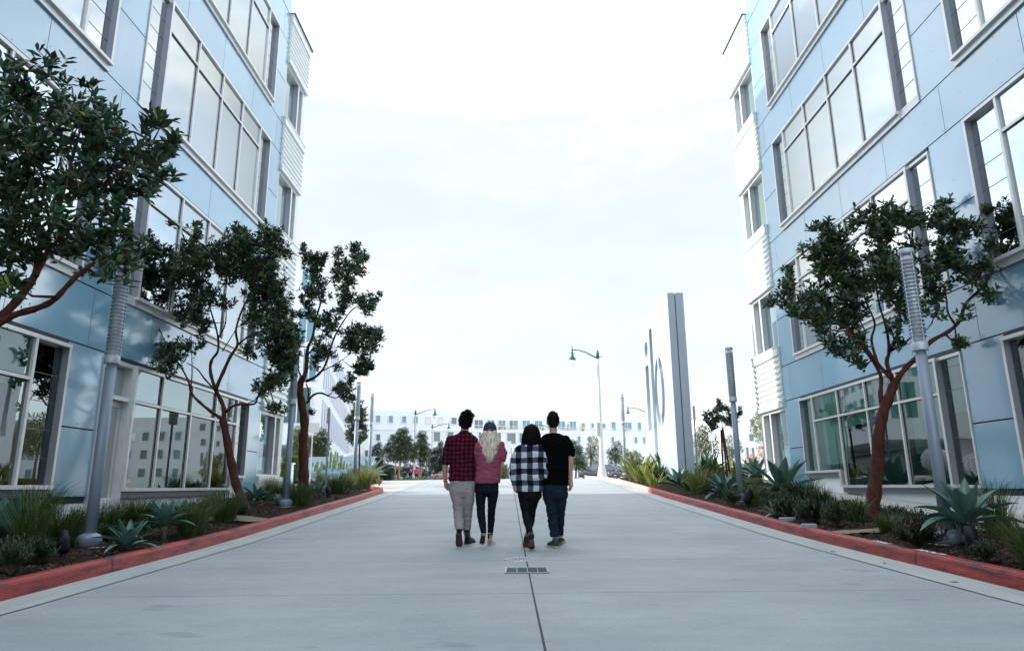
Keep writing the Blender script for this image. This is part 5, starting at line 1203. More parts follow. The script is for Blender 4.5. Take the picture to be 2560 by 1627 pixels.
p = at(706, 1160, 28.5); r = thing('retaining_wall', 'pale low retaining wall between the left building and the hedge', 'wall', (0, 28.6, 0)); b = MB(); b.box(-11.5, p.x + .35, 0, .3, -.5, p.z); b.build('wall_face', M_stucco, r); b = MB(); b.box(-11.55, p.x + .4, -.04, .34, p.z, p.z + .06); b.build('wall_cap', M_stucco, r)
r = thing('handrail', 'white metal stair handrail beyond the cacti', 'railing', (0, 42, 0)); b = MB()
for dz, dx in ((0, 0), (-12, 0)):
    q = [at(x, y - dz, 42) for x, y in ((846, 1148), (858, 1150), (868, 1151), (888, 1166))] if not dz else [at(x, y, 42) for x, y in ((850, 1156), (866, 1160), (888, 1173))]
    b.tube([(v.x, 0, v.z) for v in q], .04, 6)
b.build('rail', M_signw, r)
for x, y in ((851, 1150), (864, 1152), (876, 1159)):
    v = at(x, y, 42); b = MB(); b.tube([(v.x, 0, v.z), (v.x, 0, G(42) - .1)], .035, 6); b.build('baluster', M_signw, r)
q = at(882, 1162, 46); o = MB(); o.ell((0, 0, 0), 1.0, .7, .8, 12, 8); o = o.build('boulder', mat('grey boulder', (.3, .31, .33), .9, var=.2, scale=2, bump=.6, bscale=4)); o.location = q; tag(o, 'grey boulder beside the far handrail', 'boulder')
tag(bpy.data.objects['boulder'], None, None)
# grass strip and low plants along the far pavement
cb = MB(); rnd = random.Random(8)
for _ in range(2600):
    x, y = rnd.uniform(-24, -4.5), rnd.uniform(70, 76); z = G(y); h = rnd.uniform(.15, .45); a = rnd.uniform(-.3, .3)
    cb.add([(x - .03, y, z), (x + .03, y, z), (x + a, y, z + h)], [(0, 1, 2)])
tag(cb.build('grass', M_fol), 'pale ornamental grass strip below the far trees', 'grass', kind='stuff')
# ================================================================== PEOPLE
def ptn(name, kind):
    """woven plaid from object coordinates"""
    m = mat(name, (.02, .02, .03), .9, spec=.1); t = m.node_tree; b = t.nodes['Principled BSDF']
    co = t.nodes.new('ShaderNodeTexCoord'); wv = t.nodes.new('ShaderNodeTexNoise'); wv.inputs['Scale'].default_value = 5
    t.links.new(co.outputs['Object'], wv.inputs['Vector'])
    ad = t.nodes.new('ShaderNodeVectorMath'); ad.operation = 'MULTIPLY_ADD'; ad.inputs[1].default_value = (.05, .05, .05)
    t.links.new(wv.outputs['Color'], ad.inputs[0]); t.links.new(co.outputs['Object'], ad.inputs[2])
    sp = t.nodes.new('ShaderNodeSeparateXYZ'); t.links.new(ad.outputs[0], sp.inputs[0])
    per = .060 if kind == 'red' else .158
    def stripe(s, w, ph=0):
        f = math_node(t, 'FRACT', math_node(t, 'ADD', math_node(t, 'DIVIDE', s, per), ph)); return math_node(t, 'LESS_THAN', f, w)
    a, c = stripe(sp.outputs[0], .5 if kind != 'red' else .55, .5), stripe(sp.outputs[2], .5, .1)
    fz = t.nodes.new('ShaderNodeTexNoise'); fz.inputs['Scale'].default_value = 130; t.links.new(co.outputs['Object'], fz.inputs['Vector'])
    s_ = math_node(t, 'MULTIPLY', math_node(t, 'ADD', a, c), .5)
    s2 = math_node(t, 'ADD', s_, math_node(t, 'MULTIPLY', math_node(t, 'SUBTRACT', fz.outputs['Fac'], .5), .28))
    r = t.nodes.new('ShaderNodeValToRGB'); e = r.color_ramp.elements
    cs = ((.003, .003, .008), (.035, .005, .013), (.12, .008, .022)) if kind == 'red' else ((.004, .004, .006), (.055, .07, .10), (.50, .53, .57))
    e[0].position = .12; e[0].color = (*cs[0], 1); e[1].position = .88; e[1].color = (*cs[2], 1); k = e.new(.38); k.color = (*cs[1], 1); k = e.new(.66); k.color = (*cs[1], 1)
    t.links.new(s2, r.inputs[0]); t.links.new(r.outputs[0], b.inputs['Base Color']); return m
M_skin = mat('warm skin', (.36, .19, .13), .5, var=.06, scale=20); M_skin2 = mat('light skin', (.47, .27, .19), .5, var=.06, scale=20)
M_hair_dark = mat('dark hair', (.0015, .001, .0015), .65, spec=.1, island=1, col2=(.009, .006, .006)); M_hair_blond = mat('blond hair', (.33, .25, .16), .45, spec=.3, island=1, col2=(.86, .78, .66), stretch=(1, 1, 1))
M_plaid_red = ptn('red and navy plaid', 'red'); M_plaid_bw = ptn('black and white plaid fleece', 'bw')
M_mauve = mat('mauve cotton', (.23, .055, .09), .85, spec=.15, var=.08, scale=14, bump=.1, bscale=200); M_khaki = mat('grey beige cotton', (.27, .235, .24), .85, spec=.15, var=.08, scale=10)
M_navy = mat('dark navy denim', (.003, .0045, .010), .8, spec=.15, var=.3, scale=12); M_legging = mat('black legging', (.002, .002, .004), .7, spec=.15); M_slate = mat('slate blue denim', (.006, .013, .024), .85, spec=.15, var=.25, scale=10)
M_blk_cotton = mat('black cotton', (.0015, .0015, .002), .9, spec=.06); M_boot = mat('black leather', (.004, .004, .005), .4, spec=.3); M_sole_br = mat('brown rubber sole', (.05, .022, .02), .8); M_canvas = mat('white canvas', (.5, .52, .56), .8)
M_sole_blk = mat('black rubber sole', (.012, .012, .013), .8); M_cap = mat('dark navy cap cloth', (.012, .016, .026), .85, var=.2, scale=30); M_sole_be = mat('beige rubber sole', (.36, .30, .22), .8); M_green_sh = mat('dark green suede', (.012, .028, .026), .8); M_sock = mat('grey knitted sock', (.30, .33, .31), .9, var=.15, scale=90)
PY = 9.95
def T(x, y, dy=0): return at(1050 + .2941 * x, 980 + .2941 * y, PY + dy)
def hw(n): return n * .2941 / 1707 * PY * 1.0
def gground(x, y): p = gpt(1050 + .2941 * x, 980 + .2941 * y, 0); p.z = G(p.y); return p
def fuse(b, name, m, parent, vox=.011, sm=4, folds=0, seed=0, fz=(1, 1, 2.2), fscale=9, cutz=None):
    o = b.build(name, m, parent); r = o.modifiers.new('r', 'REMESH'); r.mode = 'VOXEL'; r.voxel_size = vox; r.use_smooth_shade = True
    s = o.modifiers.new('s', 'SMOOTH'); s.iterations = sm; s.factor = .5
    mats = list(o.data.materials); bake(o); me = o.data
    if not me.materials: 
        for q in mats: me.materials.append(q)
    if folds:
        n = len(me.vertices); co = np.empty(n * 3); me.vertices.foreach_get('co', co); co = co.reshape(-1, 3); nn = np.empty(n * 3); me.vertices.foreach_get('normal', nn); nn = nn.reshape(-1, 3)
        d = np.array([noise.noise((c[0] * fscale * fz[0] + seed + c[2] * 3, c[1] * fscale * fz[1], c[2] * fscale * fz[2])) for c in co])
        d = (np.abs(d) ** .7) * -2 + .8 
        d2 = np.array([noise.noise((c[0] * 22 + seed, c[1] * 22, c[2] * 30)) for c in co])
        co += nn * ((d * folds + d2 * folds * .35)[:, None]); me.vertices.foreach_set('co', co.ravel()); me.update()
    me.polygons.foreach_set('use_smooth', [True] * len(me.polygons)); me.update()
    return o
def limb(b, pts, rad, n=14):
    """smooth tapered limb"""
    P = [Vector(p) for p in pts]; out_, ro = [], []
    for i in range(len(P) - 1):
        a = P[max(i - 1, 0)]; c, d, e = P[i], P[i + 1], P[min(i + 2, len(P) - 1)]
        for k in range(5):
            t = k / 5; out_.append(.5 * ((2 * c) + (d - a) * t + (2 * a - 5 * c + 4 * d - e) * t * t + (3 * c - a - 3 * d + e) * t ** 3)); ro.append(rad[i] + (rad[i + 1] - rad[i]) * t)
    out_.append(P[-1]); ro.append(rad[-1]); b.tube(out_, ro, n); b.ell(out_[0], ro[0], ro[0], ro[0], 12, 8); b.ell(out_[-1], ro[-1] * .98, ro[-1] * .98, ro[-1] * .98, 12, 8)
def vsecs(b, R0, rows, dep, n=26):
    """rows: (pic y, pic cx, pic half width, depth, dy)"""
    secs = []
    for q in rows:
        y, cx, h = q[:3]; d = q[3] if len(q) > 3 else dep; dy = q[4] if len(q) > 4 else 0
        c = T(cx, y, dy) - R0; secs.append((c, hw(h), d))
    b.loft(secs, n)
def hand(b, wrist, down, out_, s=1.0, curl=.6, side=1):
    """wrist point, direction of the hand, direction the thumb side faces"""
    down = down.normalized(); out_ = (out_ - down * out_.dot(down)).normalized(); pal = down.cross(out_) * side
    b.tube([wrist, wrist + down * .03 * s, wrist + down * .06 * s, wrist + down * .09 * s], [.026 * s, .030 * s, .034 * s, .030 * s], 10)
    for k, (o, l, r) in enumerate([(.030, .072, .0092), (.011, .080, .0095), (-.009, .075, .0092), (-.027, .060, .0082)]):
        p = wrist + down * .085 * s + out_ * o * s; c = curl * (1 + .12 * k); pts = [p - down * .02 * s, p]; d = down; 
        for j, f in enumerate((.45, .30, .25)):
            a = c * (j + .6) * .55; d = (down * math.cos(a) + pal * math.sin(a) + out_ * (o * 1.2)).normalized(); pts.append(pts[-1] + d * l * f * s)
        b.tube(pts, [r * s, r * s, r * .96 * s, r * .9 * s, r * .75 * s], 8)
    p = wrist + down * .025 * s + out_ * .022 * s; d = (down * .65 + out_ * .6 + pal * .35).normalized(); d2 = (down * .9 + out_ * .15 + pal * .3).normalized()
    b.tube([p - d * .01, p + d * .035 * s, p + d * .035 * s + d2 * .030 * s, p + d * .035 * s + d2 * .055 * s], [.014 * s, .0125 * s, .011 * s, .008 * s], 8)
def head(b, c, s=1.0, yaw=0.0):
    rz = Matrix.Rotation(yaw, 3, 'Z'); f = lambda x, y, z: c + rz @ Vector((x, y, z)) * s
    b.ell(f(0, -.005, .02), .074 * s, .095 * s, .098 * s, 20, 14, 0, rz); b.ell(f(0, .030, -.045), .056 * s, .062 * s, .066 * s, 16, 10, 0, rz); b.ell(f(0, .060, -.085), .028 * s, .026 * s, .022 * s, 10, 8, 0, rz)
    b.tube([f(0, .088, .012), f(0, .104, -.018), f(0, .098, -.030)], [.008 * s, .013 * s, .010 * s], 8); b.ell(f(0, .084, -.056), .022 * s, .012 * s, .009 * s, 10, 6, 0, rz)
    for q in (-1, 1):
        b.ell(f(q * .030, .083, .028), .018 * s, .008 * s, .006 * s, 8, 6, 0, rz)
        ro = rz @ Matrix.Rotation(q * .35, 3, 'Z'); b.ell(f(q * .080, -.005, -.010), .008 * s, .019 * s, .031 * s, 10, 8, 0, ro)
def eyes(parent, c, s=1.0):
    for q in (-1, 1):
        b = MB(); b.ell(c + Vector((q * .030, .080, .012)) * s, .0125 * s, .010 * s, .009 * s, 10, 8); o = b.build('eye', mat('eye white', (.6, .58, .55), .2), parent)
        b = MB(); b.ell(c + Vector((q * .030, .089, .012)) * s, .006 * s, .0025 * s, .006 * s, 8, 6); b.build('iris', M_black, o)
def shoe(parent, name, heel, toe, ankle, w, m, msole, sole=.025, shaft=None, shaft_r=.05):
    """upper as a loft along the foot axis, slab sole beneath"""
    ax = (toe - heel); L_ = ax.length; ax.normalize(); up = (ankle - heel); up = (up - ax * up.dot(ax)).normalized(); sd = ax.cross(up)
    b = MB(); rings = []
    for f, ww, hh in ((-.02, .5, .03), (.03, .80, .060), (.12, .86, .082), (.25, .84, .095), (.40, .86, .085), (.58, .95, .065), (.75, 1.0, .052), (.90, .86, .040), (.98, .55, .028), (1.01, .2, .015)):
        c = heel + ax * f * L_ + up * sole; ring = []
        for k in range(16):
            a = 2 * PI * k / 16; x, z = math.cos(a), math.sin(a); ring.append(c + sd * x * w * .5 * ww + up * (max(z, -.05) * hh))
        rings.append(ring)
    b.rings(rings, 0, True, True)
    if shaft is not None: limb(b, [ankle - up * .03, ankle, shaft], [shaft_r * .95, shaft_r * .9, shaft_r])
    o = fuse(b, name, m, parent, .008, 3)
    b = MB(); outl = []
    for f, ww in ((-.03, .55), (.02, .84), (.15, .92), (.35, .86), (.55, .96), (.75, 1.06), (.9, .92), (1.0, .55)): outl.append((f, ww))
    P = [(f, ww) for f, ww in outl] + [(f, -ww) for f, ww in outl[::-1]]
    r0 = [heel + ax * f * L_ + sd * ww * w * .5 + up * 0.0 for f, ww in P]; r1 = [p + up * sole for p in r0]
    b.rings([r0, r1], 0, True, False); s = b.build('sole', msole if name != 'sneaker' else M_canvas, o, bevel=.004)
    if name == 'sneaker':
        b = MB(); mid = heel + ax * L_ * .5; q0 = [mid + (p - mid) * .78 - up * .004 for p in r0]; b.rings([q0, [p + up * .006 for p in q0]], 0, True, False); b.build('outsole', M_sole_blk, o)
    return o
def root_at(xpic, label):
    p = T(xpic, 1300); R0 = Vector((p.x, PY, G(PY))); return R0, thing('person', label, 'person', R0, 0, None)
def G_(R0, x, y, up=0.0): return gground(x, y) + Vector((0, 0, up)) - R0
def strands(name, m, parent, curves, r0=.006, n=4):
    b = MB()
    for pts in curves: b.tube(pts, [r0 * (1 - .75 * (i / (len(pts) - 1)) ** 1.5) for i in range(len(pts))], n)
    return b.build(name, m, parent)

# ---------------------------------------------------------------- man in red plaid
R0, r = root_at(345, 'man with curly dark hair in red and navy plaid shirt and beige trousers, walking away')
t_ = lambda x, y, d=0: T(x, y, d) - R0
b = MB(); hc = t_(385, 258); head(b, hc, 1.06, -.1)
limb(b, [hc + Vector((0, -.02, -.05)), t_(377, 345), t_(372, 380)], [.056, .056, .07])
vsecs(b, R0, [(375, 365, 55, .06), (410, 357, 105, .085), (500, 357, 98, .095), (620, 359, 92, .09), (745, 358, 96, .095), (830, 357, 98, .10), (860, 357, 90, .09)], .09)
limb(b, [t_(262, 428), t_(234, 486), t_(216, 590), t_(212, 680, .02), t_(217, 762, .04)], [.052, .046, .040, .036, .026]); hand(b, t_(217, 762, .04), t_(232, 840, .10) - t_(217, 762, .04), Vector((.35, 1, 0)), 1.0, .95, 1)
limb(b, [t_(450, 428), t_(472, 500, .05), t_(470, 600, .08), t_(462, 690, .14)], [.05, .044, .038, .028]); hand(b, t_(462, 690, .14), Vector((-.2, .3, -1)), Vector((0, 1, .2)), 1, .6, -1)
limb(b, [t_(318, 850), t_(326, 1000, .02), t_(334, 1150, -.10)], [.066, .042, .032]); limb(b, [t_(408, 850), t_(404, 1000, .08), t_(397, 1160, .15)], [.066, .042, .032])
body = fuse(b, 'body', M_skin, r, .0075, 2); eyes(body, hc, 1.06)
b = MB(); vsecs(b, R0, [(338, 380, 40, .058), (352, 378, 58, .068), (372, 368, 88, .085), (392, 358, 118, .105), (420, 355, 128, .118), (500, 356, 120, .122), (600, 360, 110, .118), (700, 359, 109, .122), (752, 358, 112, .126)], .12)
limb(b, [t_(262, 412), t_(240, 470), t_(226, 540), t_(217, 600)], [.070, .064, .056, .053]); b.tube([t_(219, 580), t_(217, 606)], .0575, 16); limb(b, [t_(452, 412, .01), t_(474, 490, .05), t_(472, 590, .09)], [.068, .06, .054])
sh_ = fuse(b, 'shirt', M_plaid_red, r, .010, 4, .010, 3, (1, 1, 1.4), 8)
b = MB(); c = t_(378, 348); b.loft([(c, .066, .068), (c + Vector((0, 0, .035)), .060, .062), (c + Vector((0, 0, .034)), .054, .056), (c, .058, .06)], 20); b.build('collar', M_plaid_red, sh_)
b = MB(); vsecs(b, R0, [(735, 358, 103, .112), (800, 357, 110, .122), (850, 357, 106, .118), (885, 357, 88, .09), (905, 357, 50, .05)], .12)
vsecs(b, R0, [(820, 308, 54, .10), (860, 312, 58, .10), (930, 325, 50, .085), (1000, 326, 43, .072, .02), (1060, 329, 41, .066, 0), (1110, 333, 39, .062, -.06), (1152, 334, 39, .06, -.10), (1160, 334, 37, .056, -.11)], .08); vsecs(b, R0, [(820, 408, 54, .10), (860, 411, 55, .10), (930, 413, 48, .085, .02), (1000, 405, 40, .07, .08), (1100, 401, 36, .062, .12), (1160, 397, 33, .056, .15), (1172, 397, 31, .054, .15)], .08)
fuse(b, 'trousers', M_khaki, r, .008, 5, .007, 9, (1, 1, 3.0), 7)
toe = G_(R0, 334, 1323, .012); heel = toe + Vector((.0, -.13, .175)); shoe(r, 'boot', heel, toe, heel + Vector((0, .10, .07)), .098, M_boot, M_sole_br, .028, t_(335, 1165, -.11), .046)
heel = G_(R0, 395, 1290); shoe(r, 'boot', heel, heel + Vector((.09, .25, 0)), heel + Vector((.01, .06, .10)), .098, M_boot, M_sole_blk, .028, t_(397, 1165, .15), .052)
hb = MB(); hb.ell(hc + Vector((0, -.012, .035)), .090, .105, .108, 18, 12); hb.ell(hc + Vector((0, -.045, -.045)), .068, .055, .06, 14, 10); hb.ell(hc + Vector((.02, .0, .10)), .085, .09, .055, 14, 8); hair = fuse(hb, 'hair', M_hair_dark, r, .012, 2, .012, 4, (1, 1, 1), 25)
rnd = random.Random(77); cv = []
for _ in range(520):
    u = Vector((rnd.gauss(0, 1), rnd.gauss(-.4, .8), rnd.gauss(.35, .9))).normalized()
    if u.y > .55 and u.z < .5: continue
    p = hc + Vector((u.x * .088 + .004, -.012 + u.y * .10, .035 + u.z * (.112 if u.z > 0 else .12)))
    if u.z > .2: p += Vector((.018, 0, .012))
    a = u.orthogonal().normalized(); c = u.cross(a); rr = rnd.uniform(.007, .014); Lc = rnd.uniform(.01, .034) * (1.5 if u.z > .3 and u.x > -.2 else 1); ph = rnd.uniform(0, 6)
    cv.append([p + u * Lc * k / 7 + (a * math.cos(ph + k * 1.0) + c * math.sin(ph + k * 1.0)) * rr for k in range(8)])
strands('curls', M_hair_dark, hair, cv, .0048)
b = MB(); w0 = t_(217, 757, .04); b.tube([w0 + Vector((.031 * math.cos(a), .031 * math.sin(a), .004 * math.sin(2 * a))) for a in [k * PI / 8 for k in range(17)]], .0035, 5); b.build('bracelet', M_black, r)
b = MB(); p = t_(290, 772); b.ell(p + Vector((0, -.118, 0)), .006, .004, .006, 6, 5); b.build('button', M_black, r)

# ---------------------------------------------------------------- blond woman with cap
R0, r = root_at(565, 'woman with long blond hair, dark cap, mauve tee and white sneakers, walking away')
t_ = lambda x, y, d=0: T(x, y, d) - R0
b = MB(); hc = t_(594, 340); head(b, hc, .98); limb(b, [hc + Vector((0, -.01, -.05)), t_(590, 415)], [.045, .052])
vsecs(b, R0, [(420, 588, 60, .06), (450, 588, 98, .08), (540, 583, 88, .085), (640, 577, 78, .078), (740, 570, 90, .09), (830, 568, 94, .10), (850, 568, 90, .09)], .08)
for pts in ([t_(482, 455), t_(463, 520), t_(459, 600, .02), t_(463, 690, .07)], [t_(692, 455), t_(700, 520), t_(694, 600, .03), t_(683, 690, .09)]):
    limb(b, pts, [.042, .037, .033, .023]); d = (Vector((hc.x, pts[-1].y + .10, pts[-1].z - .10)) - pts[-1]); d.x *= .35; hand(b, pts[-1], d, Vector((0, .5, 1)), .88, .5, 1 if pts[-1].x > 0 else -1)
limb(b, [t_(520, 850), t_(517, 1010), t_(541, 1205, -.1)], [.07, .045, .028]); limb(b, [t_(617, 850), t_(607, 1010, .06), t_(594, 1268, .16)], [.07, .045, .028])
limb(b, [t_(594, 1262, .16), G_(R0, 592, 1300, .04) + Vector((0, .04, 0))], [.028, .028])
body = fuse(b, 'body', M_skin2, r, .0075, 2); eyes(body, hc, .98)
b = MB(); vsecs(b, R0, [(405, 588, 56, .062), (422, 588, 84, .08), (442, 588, 110, .095), (470, 588, 120, .105), (540, 586, 112, .11), (620, 579, 102, .108), (700, 574, 106, .115), (745, 572, 108, .122), (772, 573, 108, .124)], .11)
limb(b, [t_(488, 455), t_(464, 505), t_(457, 566, .02)], [.060, .056, .052]); limb(b, [t_(688, 455), t_(705, 505), t_(702, 564, .02)], [.060, .056, .052])
fuse(b, 'tee_shirt', M_mauve, r, .010, 3, .011, 14, (1, 1, 1.6), 8)
b = MB(); vsecs(b, R0, [(755, 568, 94, .105), (800, 567, 99, .112), (838, 567, 100, .115), (862, 567, 94, .10)], .11)
vsecs(b, R0, [(840, 518, 50, .088), (930, 515, 39, .070), (1000, 517, 34, .058), (1050, 520, 33.5, .056, -.02), (1120, 530, 30, .05, -.07), (1180, 539, 24, .042, -.11), (1195, 541, 22, .038, -.12)], .08); vsecs(b, R0, [(840, 620, 50, .088), (930, 615, 38, .070, .03), (1020, 607, 31, .056, .06), (1100, 605, 29, .05, .09), (1180, 599, 23, .042, .13), (1248, 594, 18.5, .034, .16)], .08)
fuse(b, 'jeans', M_navy, r, .009, 3, .005, 21, (1, 1, 3), 10)
toe = G_(R0, 524, 1320, .03); heel = toe + Vector((.035, -.10, .175)); shoe(r, 'sneaker', heel, toe, heel + Vector((0, .08, .06)), .085, M_canvas, M_sole_blk, .018)
heel = G_(R0, 590, 1305); shoe(r, 'sneaker', heel, heel + Vector((.05, .23, 0)), heel + Vector((0, .05, .08)), .085, M_canvas, M_canvas, .020, heel + Vector((0, .05, .075)), .032)
rnd = random.Random(5); hb = MB(); secs = []
for y, cx, h, d in ((330, 594, 46, .085), (370, 594, 60, .085), (410, 592, 76, .075), (460, 590, 88, .062), (510, 590, 84, .05), (550, 594, 66, .035), (585, 598, 36, .02)): secs.append((t_(cx, y, -.055 if y > 380 else -.02), hw(h) * .92, d * .8))
hb.loft(secs, 22); hair = fuse(hb, 'hair', M_hair_blond, r, .010, 3, .006, 2, (3, 1, .5), 14); cv = []
for i in range(620):
    u = rnd.uniform(-1, 1); u = math.copysign(abs(u) ** .9, u); x0 = 594 + u * 48; side = abs(u); xe = 592 + u * 92 * rnd.uniform(.75, 1.05); ye = 600 - side ** 2 * 130 + rnd.uniform(-60, 10); q = math.sqrt(max(0, 1 - u * u)); ph = rnd.uniform(0, 6); fr_ = rnd.uniform(1.6, 3.2); am = rnd.uniform(2, 7); pts = []
    y0 = rnd.uniform(325, 375)
    for k in range(11):
        f = k / 10; y = y0 + (ye - y0) * f; x = x0 + (xe - x0) * min(1, f * 1.7) ** .8 - (xe - 592) * max(0, f - .6) * .45 + am * math.sin(ph + f * fr_ * 6.3) * f
        pts.append(t_(x, y, -.03 - .085 * q - .012 * math.sin(ph + f * 7) + .04 * f * (1 - q) + rnd.uniform(-.006, .003)))
    cv.append(pts)
for i in range(26):
    y0 = rnd.uniform(345, 390); cv.append([t_(548 - 6 * k + rnd.uniform(-2, 2), y0 + (14 if i % 2 else 22) * k, -.05) for k in range(5)])
strands('hair_strands', M_hair_blond, hair, cv, .0062, 5)
b = MB(); cc = t_(595, 330); rr = []
for i in range(10):
    a = i / 9 * PI / 2; rr.append([(cc.x + .100 * math.cos(a) ** .6 * math.cos(2*PI*k/24), cc.y + .124 * math.cos(a) ** .6 * math.sin(2*PI*k/24) - .002, cc.z - .018 + .150 * math.sin(a) - .022 * math.cos(a) * (1 if math.sin(2*PI*k/24) < 0 else 0) * abs(math.sin(2*PI*k/24))) for k in range(24)])
b.rings(rr, 0, True, True); cap = b.build('cap', M_cap, r)
b = MB(); vis = [(cc.x + .085 * math.cos(a) * 1.0, cc.y + .09 + .085 * math.sin(a), cc.z - .012 - .015 * math.sin(a)) for a in [PI * k / 12 for k in range(13)]]
b.rings([vis, [(x, y, z + .006) for x, y, z in vis]], 0, True, False); b.build('cap_brim', M_cap, cap)
b = MB(); b.ell(cc + Vector((0, .0, .134)), .008, .008, .005, 8, 5); b.build('cap_button', M_cap, cap)
b = MB()
for k in range(6): b.box(cc.x - .022 + k * .0085, cc.x - .0155 + k * .0085, cc.y - .1285 - .001 * (k % 2), cc.y - .118, cc.z + .010 + .002 * (k % 3), cc.z + .018 - .001 * (k % 2))
b.build('embroidery', mat('pale blue thread', (.25, .38, .6), .7), cap)
b = MB(); b.tube([(cc.x + .036 * math.cos(a), cc.y - .124, cc.z - .022 + .026 * math.sin(a)) for a in [PI * k / 10 for k in range(11)]], .004, 5); b.build('cap_strap', mat('cap strap', (.10, .09, .07), .7), cap)

# ---------------------------------------------------------------- woman in black and white plaid
R0, r = root_at(935, 'woman with dark shoulder length hair in black and white check fleece jacket, walking away')
t_ = lambda x, y, d=0: T(x, y, d) - R0
b = MB(); hc = t_(948, 350); head(b, hc, 1.02); limb(b, [hc + Vector((0, -.01, -.05)), t_(945, 440)], [.047, .055])
vsecs(b, R0, [(440, 945, 60, .06), (470, 942, 100, .08), (560, 935, 92, .085), (700, 930, 90, .085), (850, 933, 96, .10), (880, 933, 90, .09)], .08)
limb(b, [t_(838, 490), t_(806, 580), t_(795, 690), t_(802, 790)], [.045, .038, .034, .025]); hand(b, t_(803, 788), t_(812, 852, .04) - t_(803, 788), Vector((.3, 1, 0)), .9, .8, 1)
limb(b, [t_(1045, 490), t_(1072, 570), t_(1076, 650, -.02), t_(1070, 715, -.06)], [.045, .04, .036, .026]); hand(b, t_(1070, 715, -.06), Vector((.5, .12, -.55)), Vector((0, .2, 1)), .88, .5, 1)
limb(b, [t_(890, 860), t_(902, 1010), t_(940, 1215, -.16)], [.075, .05, .032]); limb(b, [t_(972, 860), t_(950, 1010, .06), t_(912, 1215, .14)], [.075, .05, .032])
body = fuse(b, 'body', M_skin2, r, .0075, 2); eyes(body, hc, 1.02)
b = MB(); vsecs(b, R0, [(438, 950, 62, .075), (455, 948, 92, .092), (475, 943, 120, .11), (505, 940, 132, .125), (580, 933, 126, .135), (680, 928, 118, .135), (760, 931, 118, .140), (820, 932, 116, .138), (848, 932, 112, .132)], .13)
limb(b, [t_(850, 492), t_(812, 560), t_(799, 650), t_(800, 730, .01), t_(806, 786, .02)], [.074, .066, .060, .052, .040]); limb(b, [t_(1030, 495), t_(1068, 560, -.02), t_(1074, 640, -.03), t_(1066, 705, -.06)], [.076, .068, .060, .046])
jk = fuse(b, 'fleece_jacket', M_plaid_bw, r, .010, 4, .012, 31, (1, 1, 1.2), 7)
b = MB(); vsecs(b, R0, [(830, 934, 98, .11), (880, 934, 100, .115), (905, 934, 94, .10)], .11)
vsecs(b, R0, [(880, 888, 54, .10), (940, 892, 47, .084), (1010, 902, 40, .066), (1060, 908, 37, .06, -.04), (1110, 915, 35, .057, -.08), (1170, 931, 27, .046, -.14), (1222, 940, 23, .038, -.18)], .08); vsecs(b, R0, [(880, 978, 50, .10), (940, 962, 42, .084, .02), (1010, 950, 34, .066, .06), (1100, 942, 31, .056, .10), (1170, 925, 25, .045, .13), (1222, 914, 22, .038, .15)], .08)
fuse(b, 'leggings', M_legging, r, .009, 3, .004, 8, (1, 1, 3), 10)
toe = G_(R0, 950, 1347, .012) + Vector((0, .06, 0)); heel = toe + Vector((-.005, -.16, .10)); shoe(r, 'ankle_boot', heel, toe, heel + Vector((0, .08, .09)), .085, M_boot, M_sole_br, .028, t_(943, 1212, -.17), .044)
bb = MB(); bb.box(heel.x - .032, heel.x + .032, heel.y - .005, heel.y + .05, heel.z - .05, heel.z + .01); bb.build('boot_heel', M_sole_br, r, bevel=.004)
heel = G_(R0, 907, 1318) + Vector((0, 0, .03)); shoe(r, 'ankle_boot', heel, heel + Vector((-.02, .22, -.02)), heel + Vector((0, .05, .09)), .085, M_boot, M_sole_br, .026, t_(911, 1215, .15), .044)
bb = MB(); bb.box(heel.x - .034, heel.x + .034, heel.y - .01, heel.y + .05, heel.z - .035, heel.z + .01); bb.build('boot_heel', M_sole_br, r, bevel=.004)
hb = MB(); hb.ell(hc + Vector((0, -.005, .03)), .098, .112, .105, 18, 12); secs = []
for y, cx, h, d in ((320, 946, 56, .09), (360, 945, 70, .10), (400, 946, 74, .098), (440, 950, 66, .085), (475, 955, 42, .06)): secs.append((t_(cx, y, -.03), hw(h), d))
hb.loft(secs, 20); hair = fuse(hb, 'hair', M_hair_dark, r, .011, 3, .006, 6, (2, 1, .5), 12); cv = []; rnd = random.Random(15)
for i in range(330):
    u = rnd.uniform(-1, 1); q = math.sqrt(max(0, 1 - u * u)); ph = rnd.uniform(0, 6); ye = 480 - abs(u) * 30 + rnd.uniform(-22, 10); pts = []
    for k in range(9):
        f = k / 8; y = 290 + (ye - 290) * f; x = 947 + u * (50 + 26 * math.sin(min(1, f * 1.3) * PI * .62)) + 5 * math.sin(ph + f * 9) * f
        if u < -.55: x -= 16 * max(0, f - .6) / .4
        if u > .6: x += 14 * max(0, f - .6) / .4
        pts.append(t_(x, y, -.02 - .10 * q * (1 - .25 * f)))
    cv.append(pts)
strands('hair_strands', M_hair_dark, hair, cv, .006, 4)

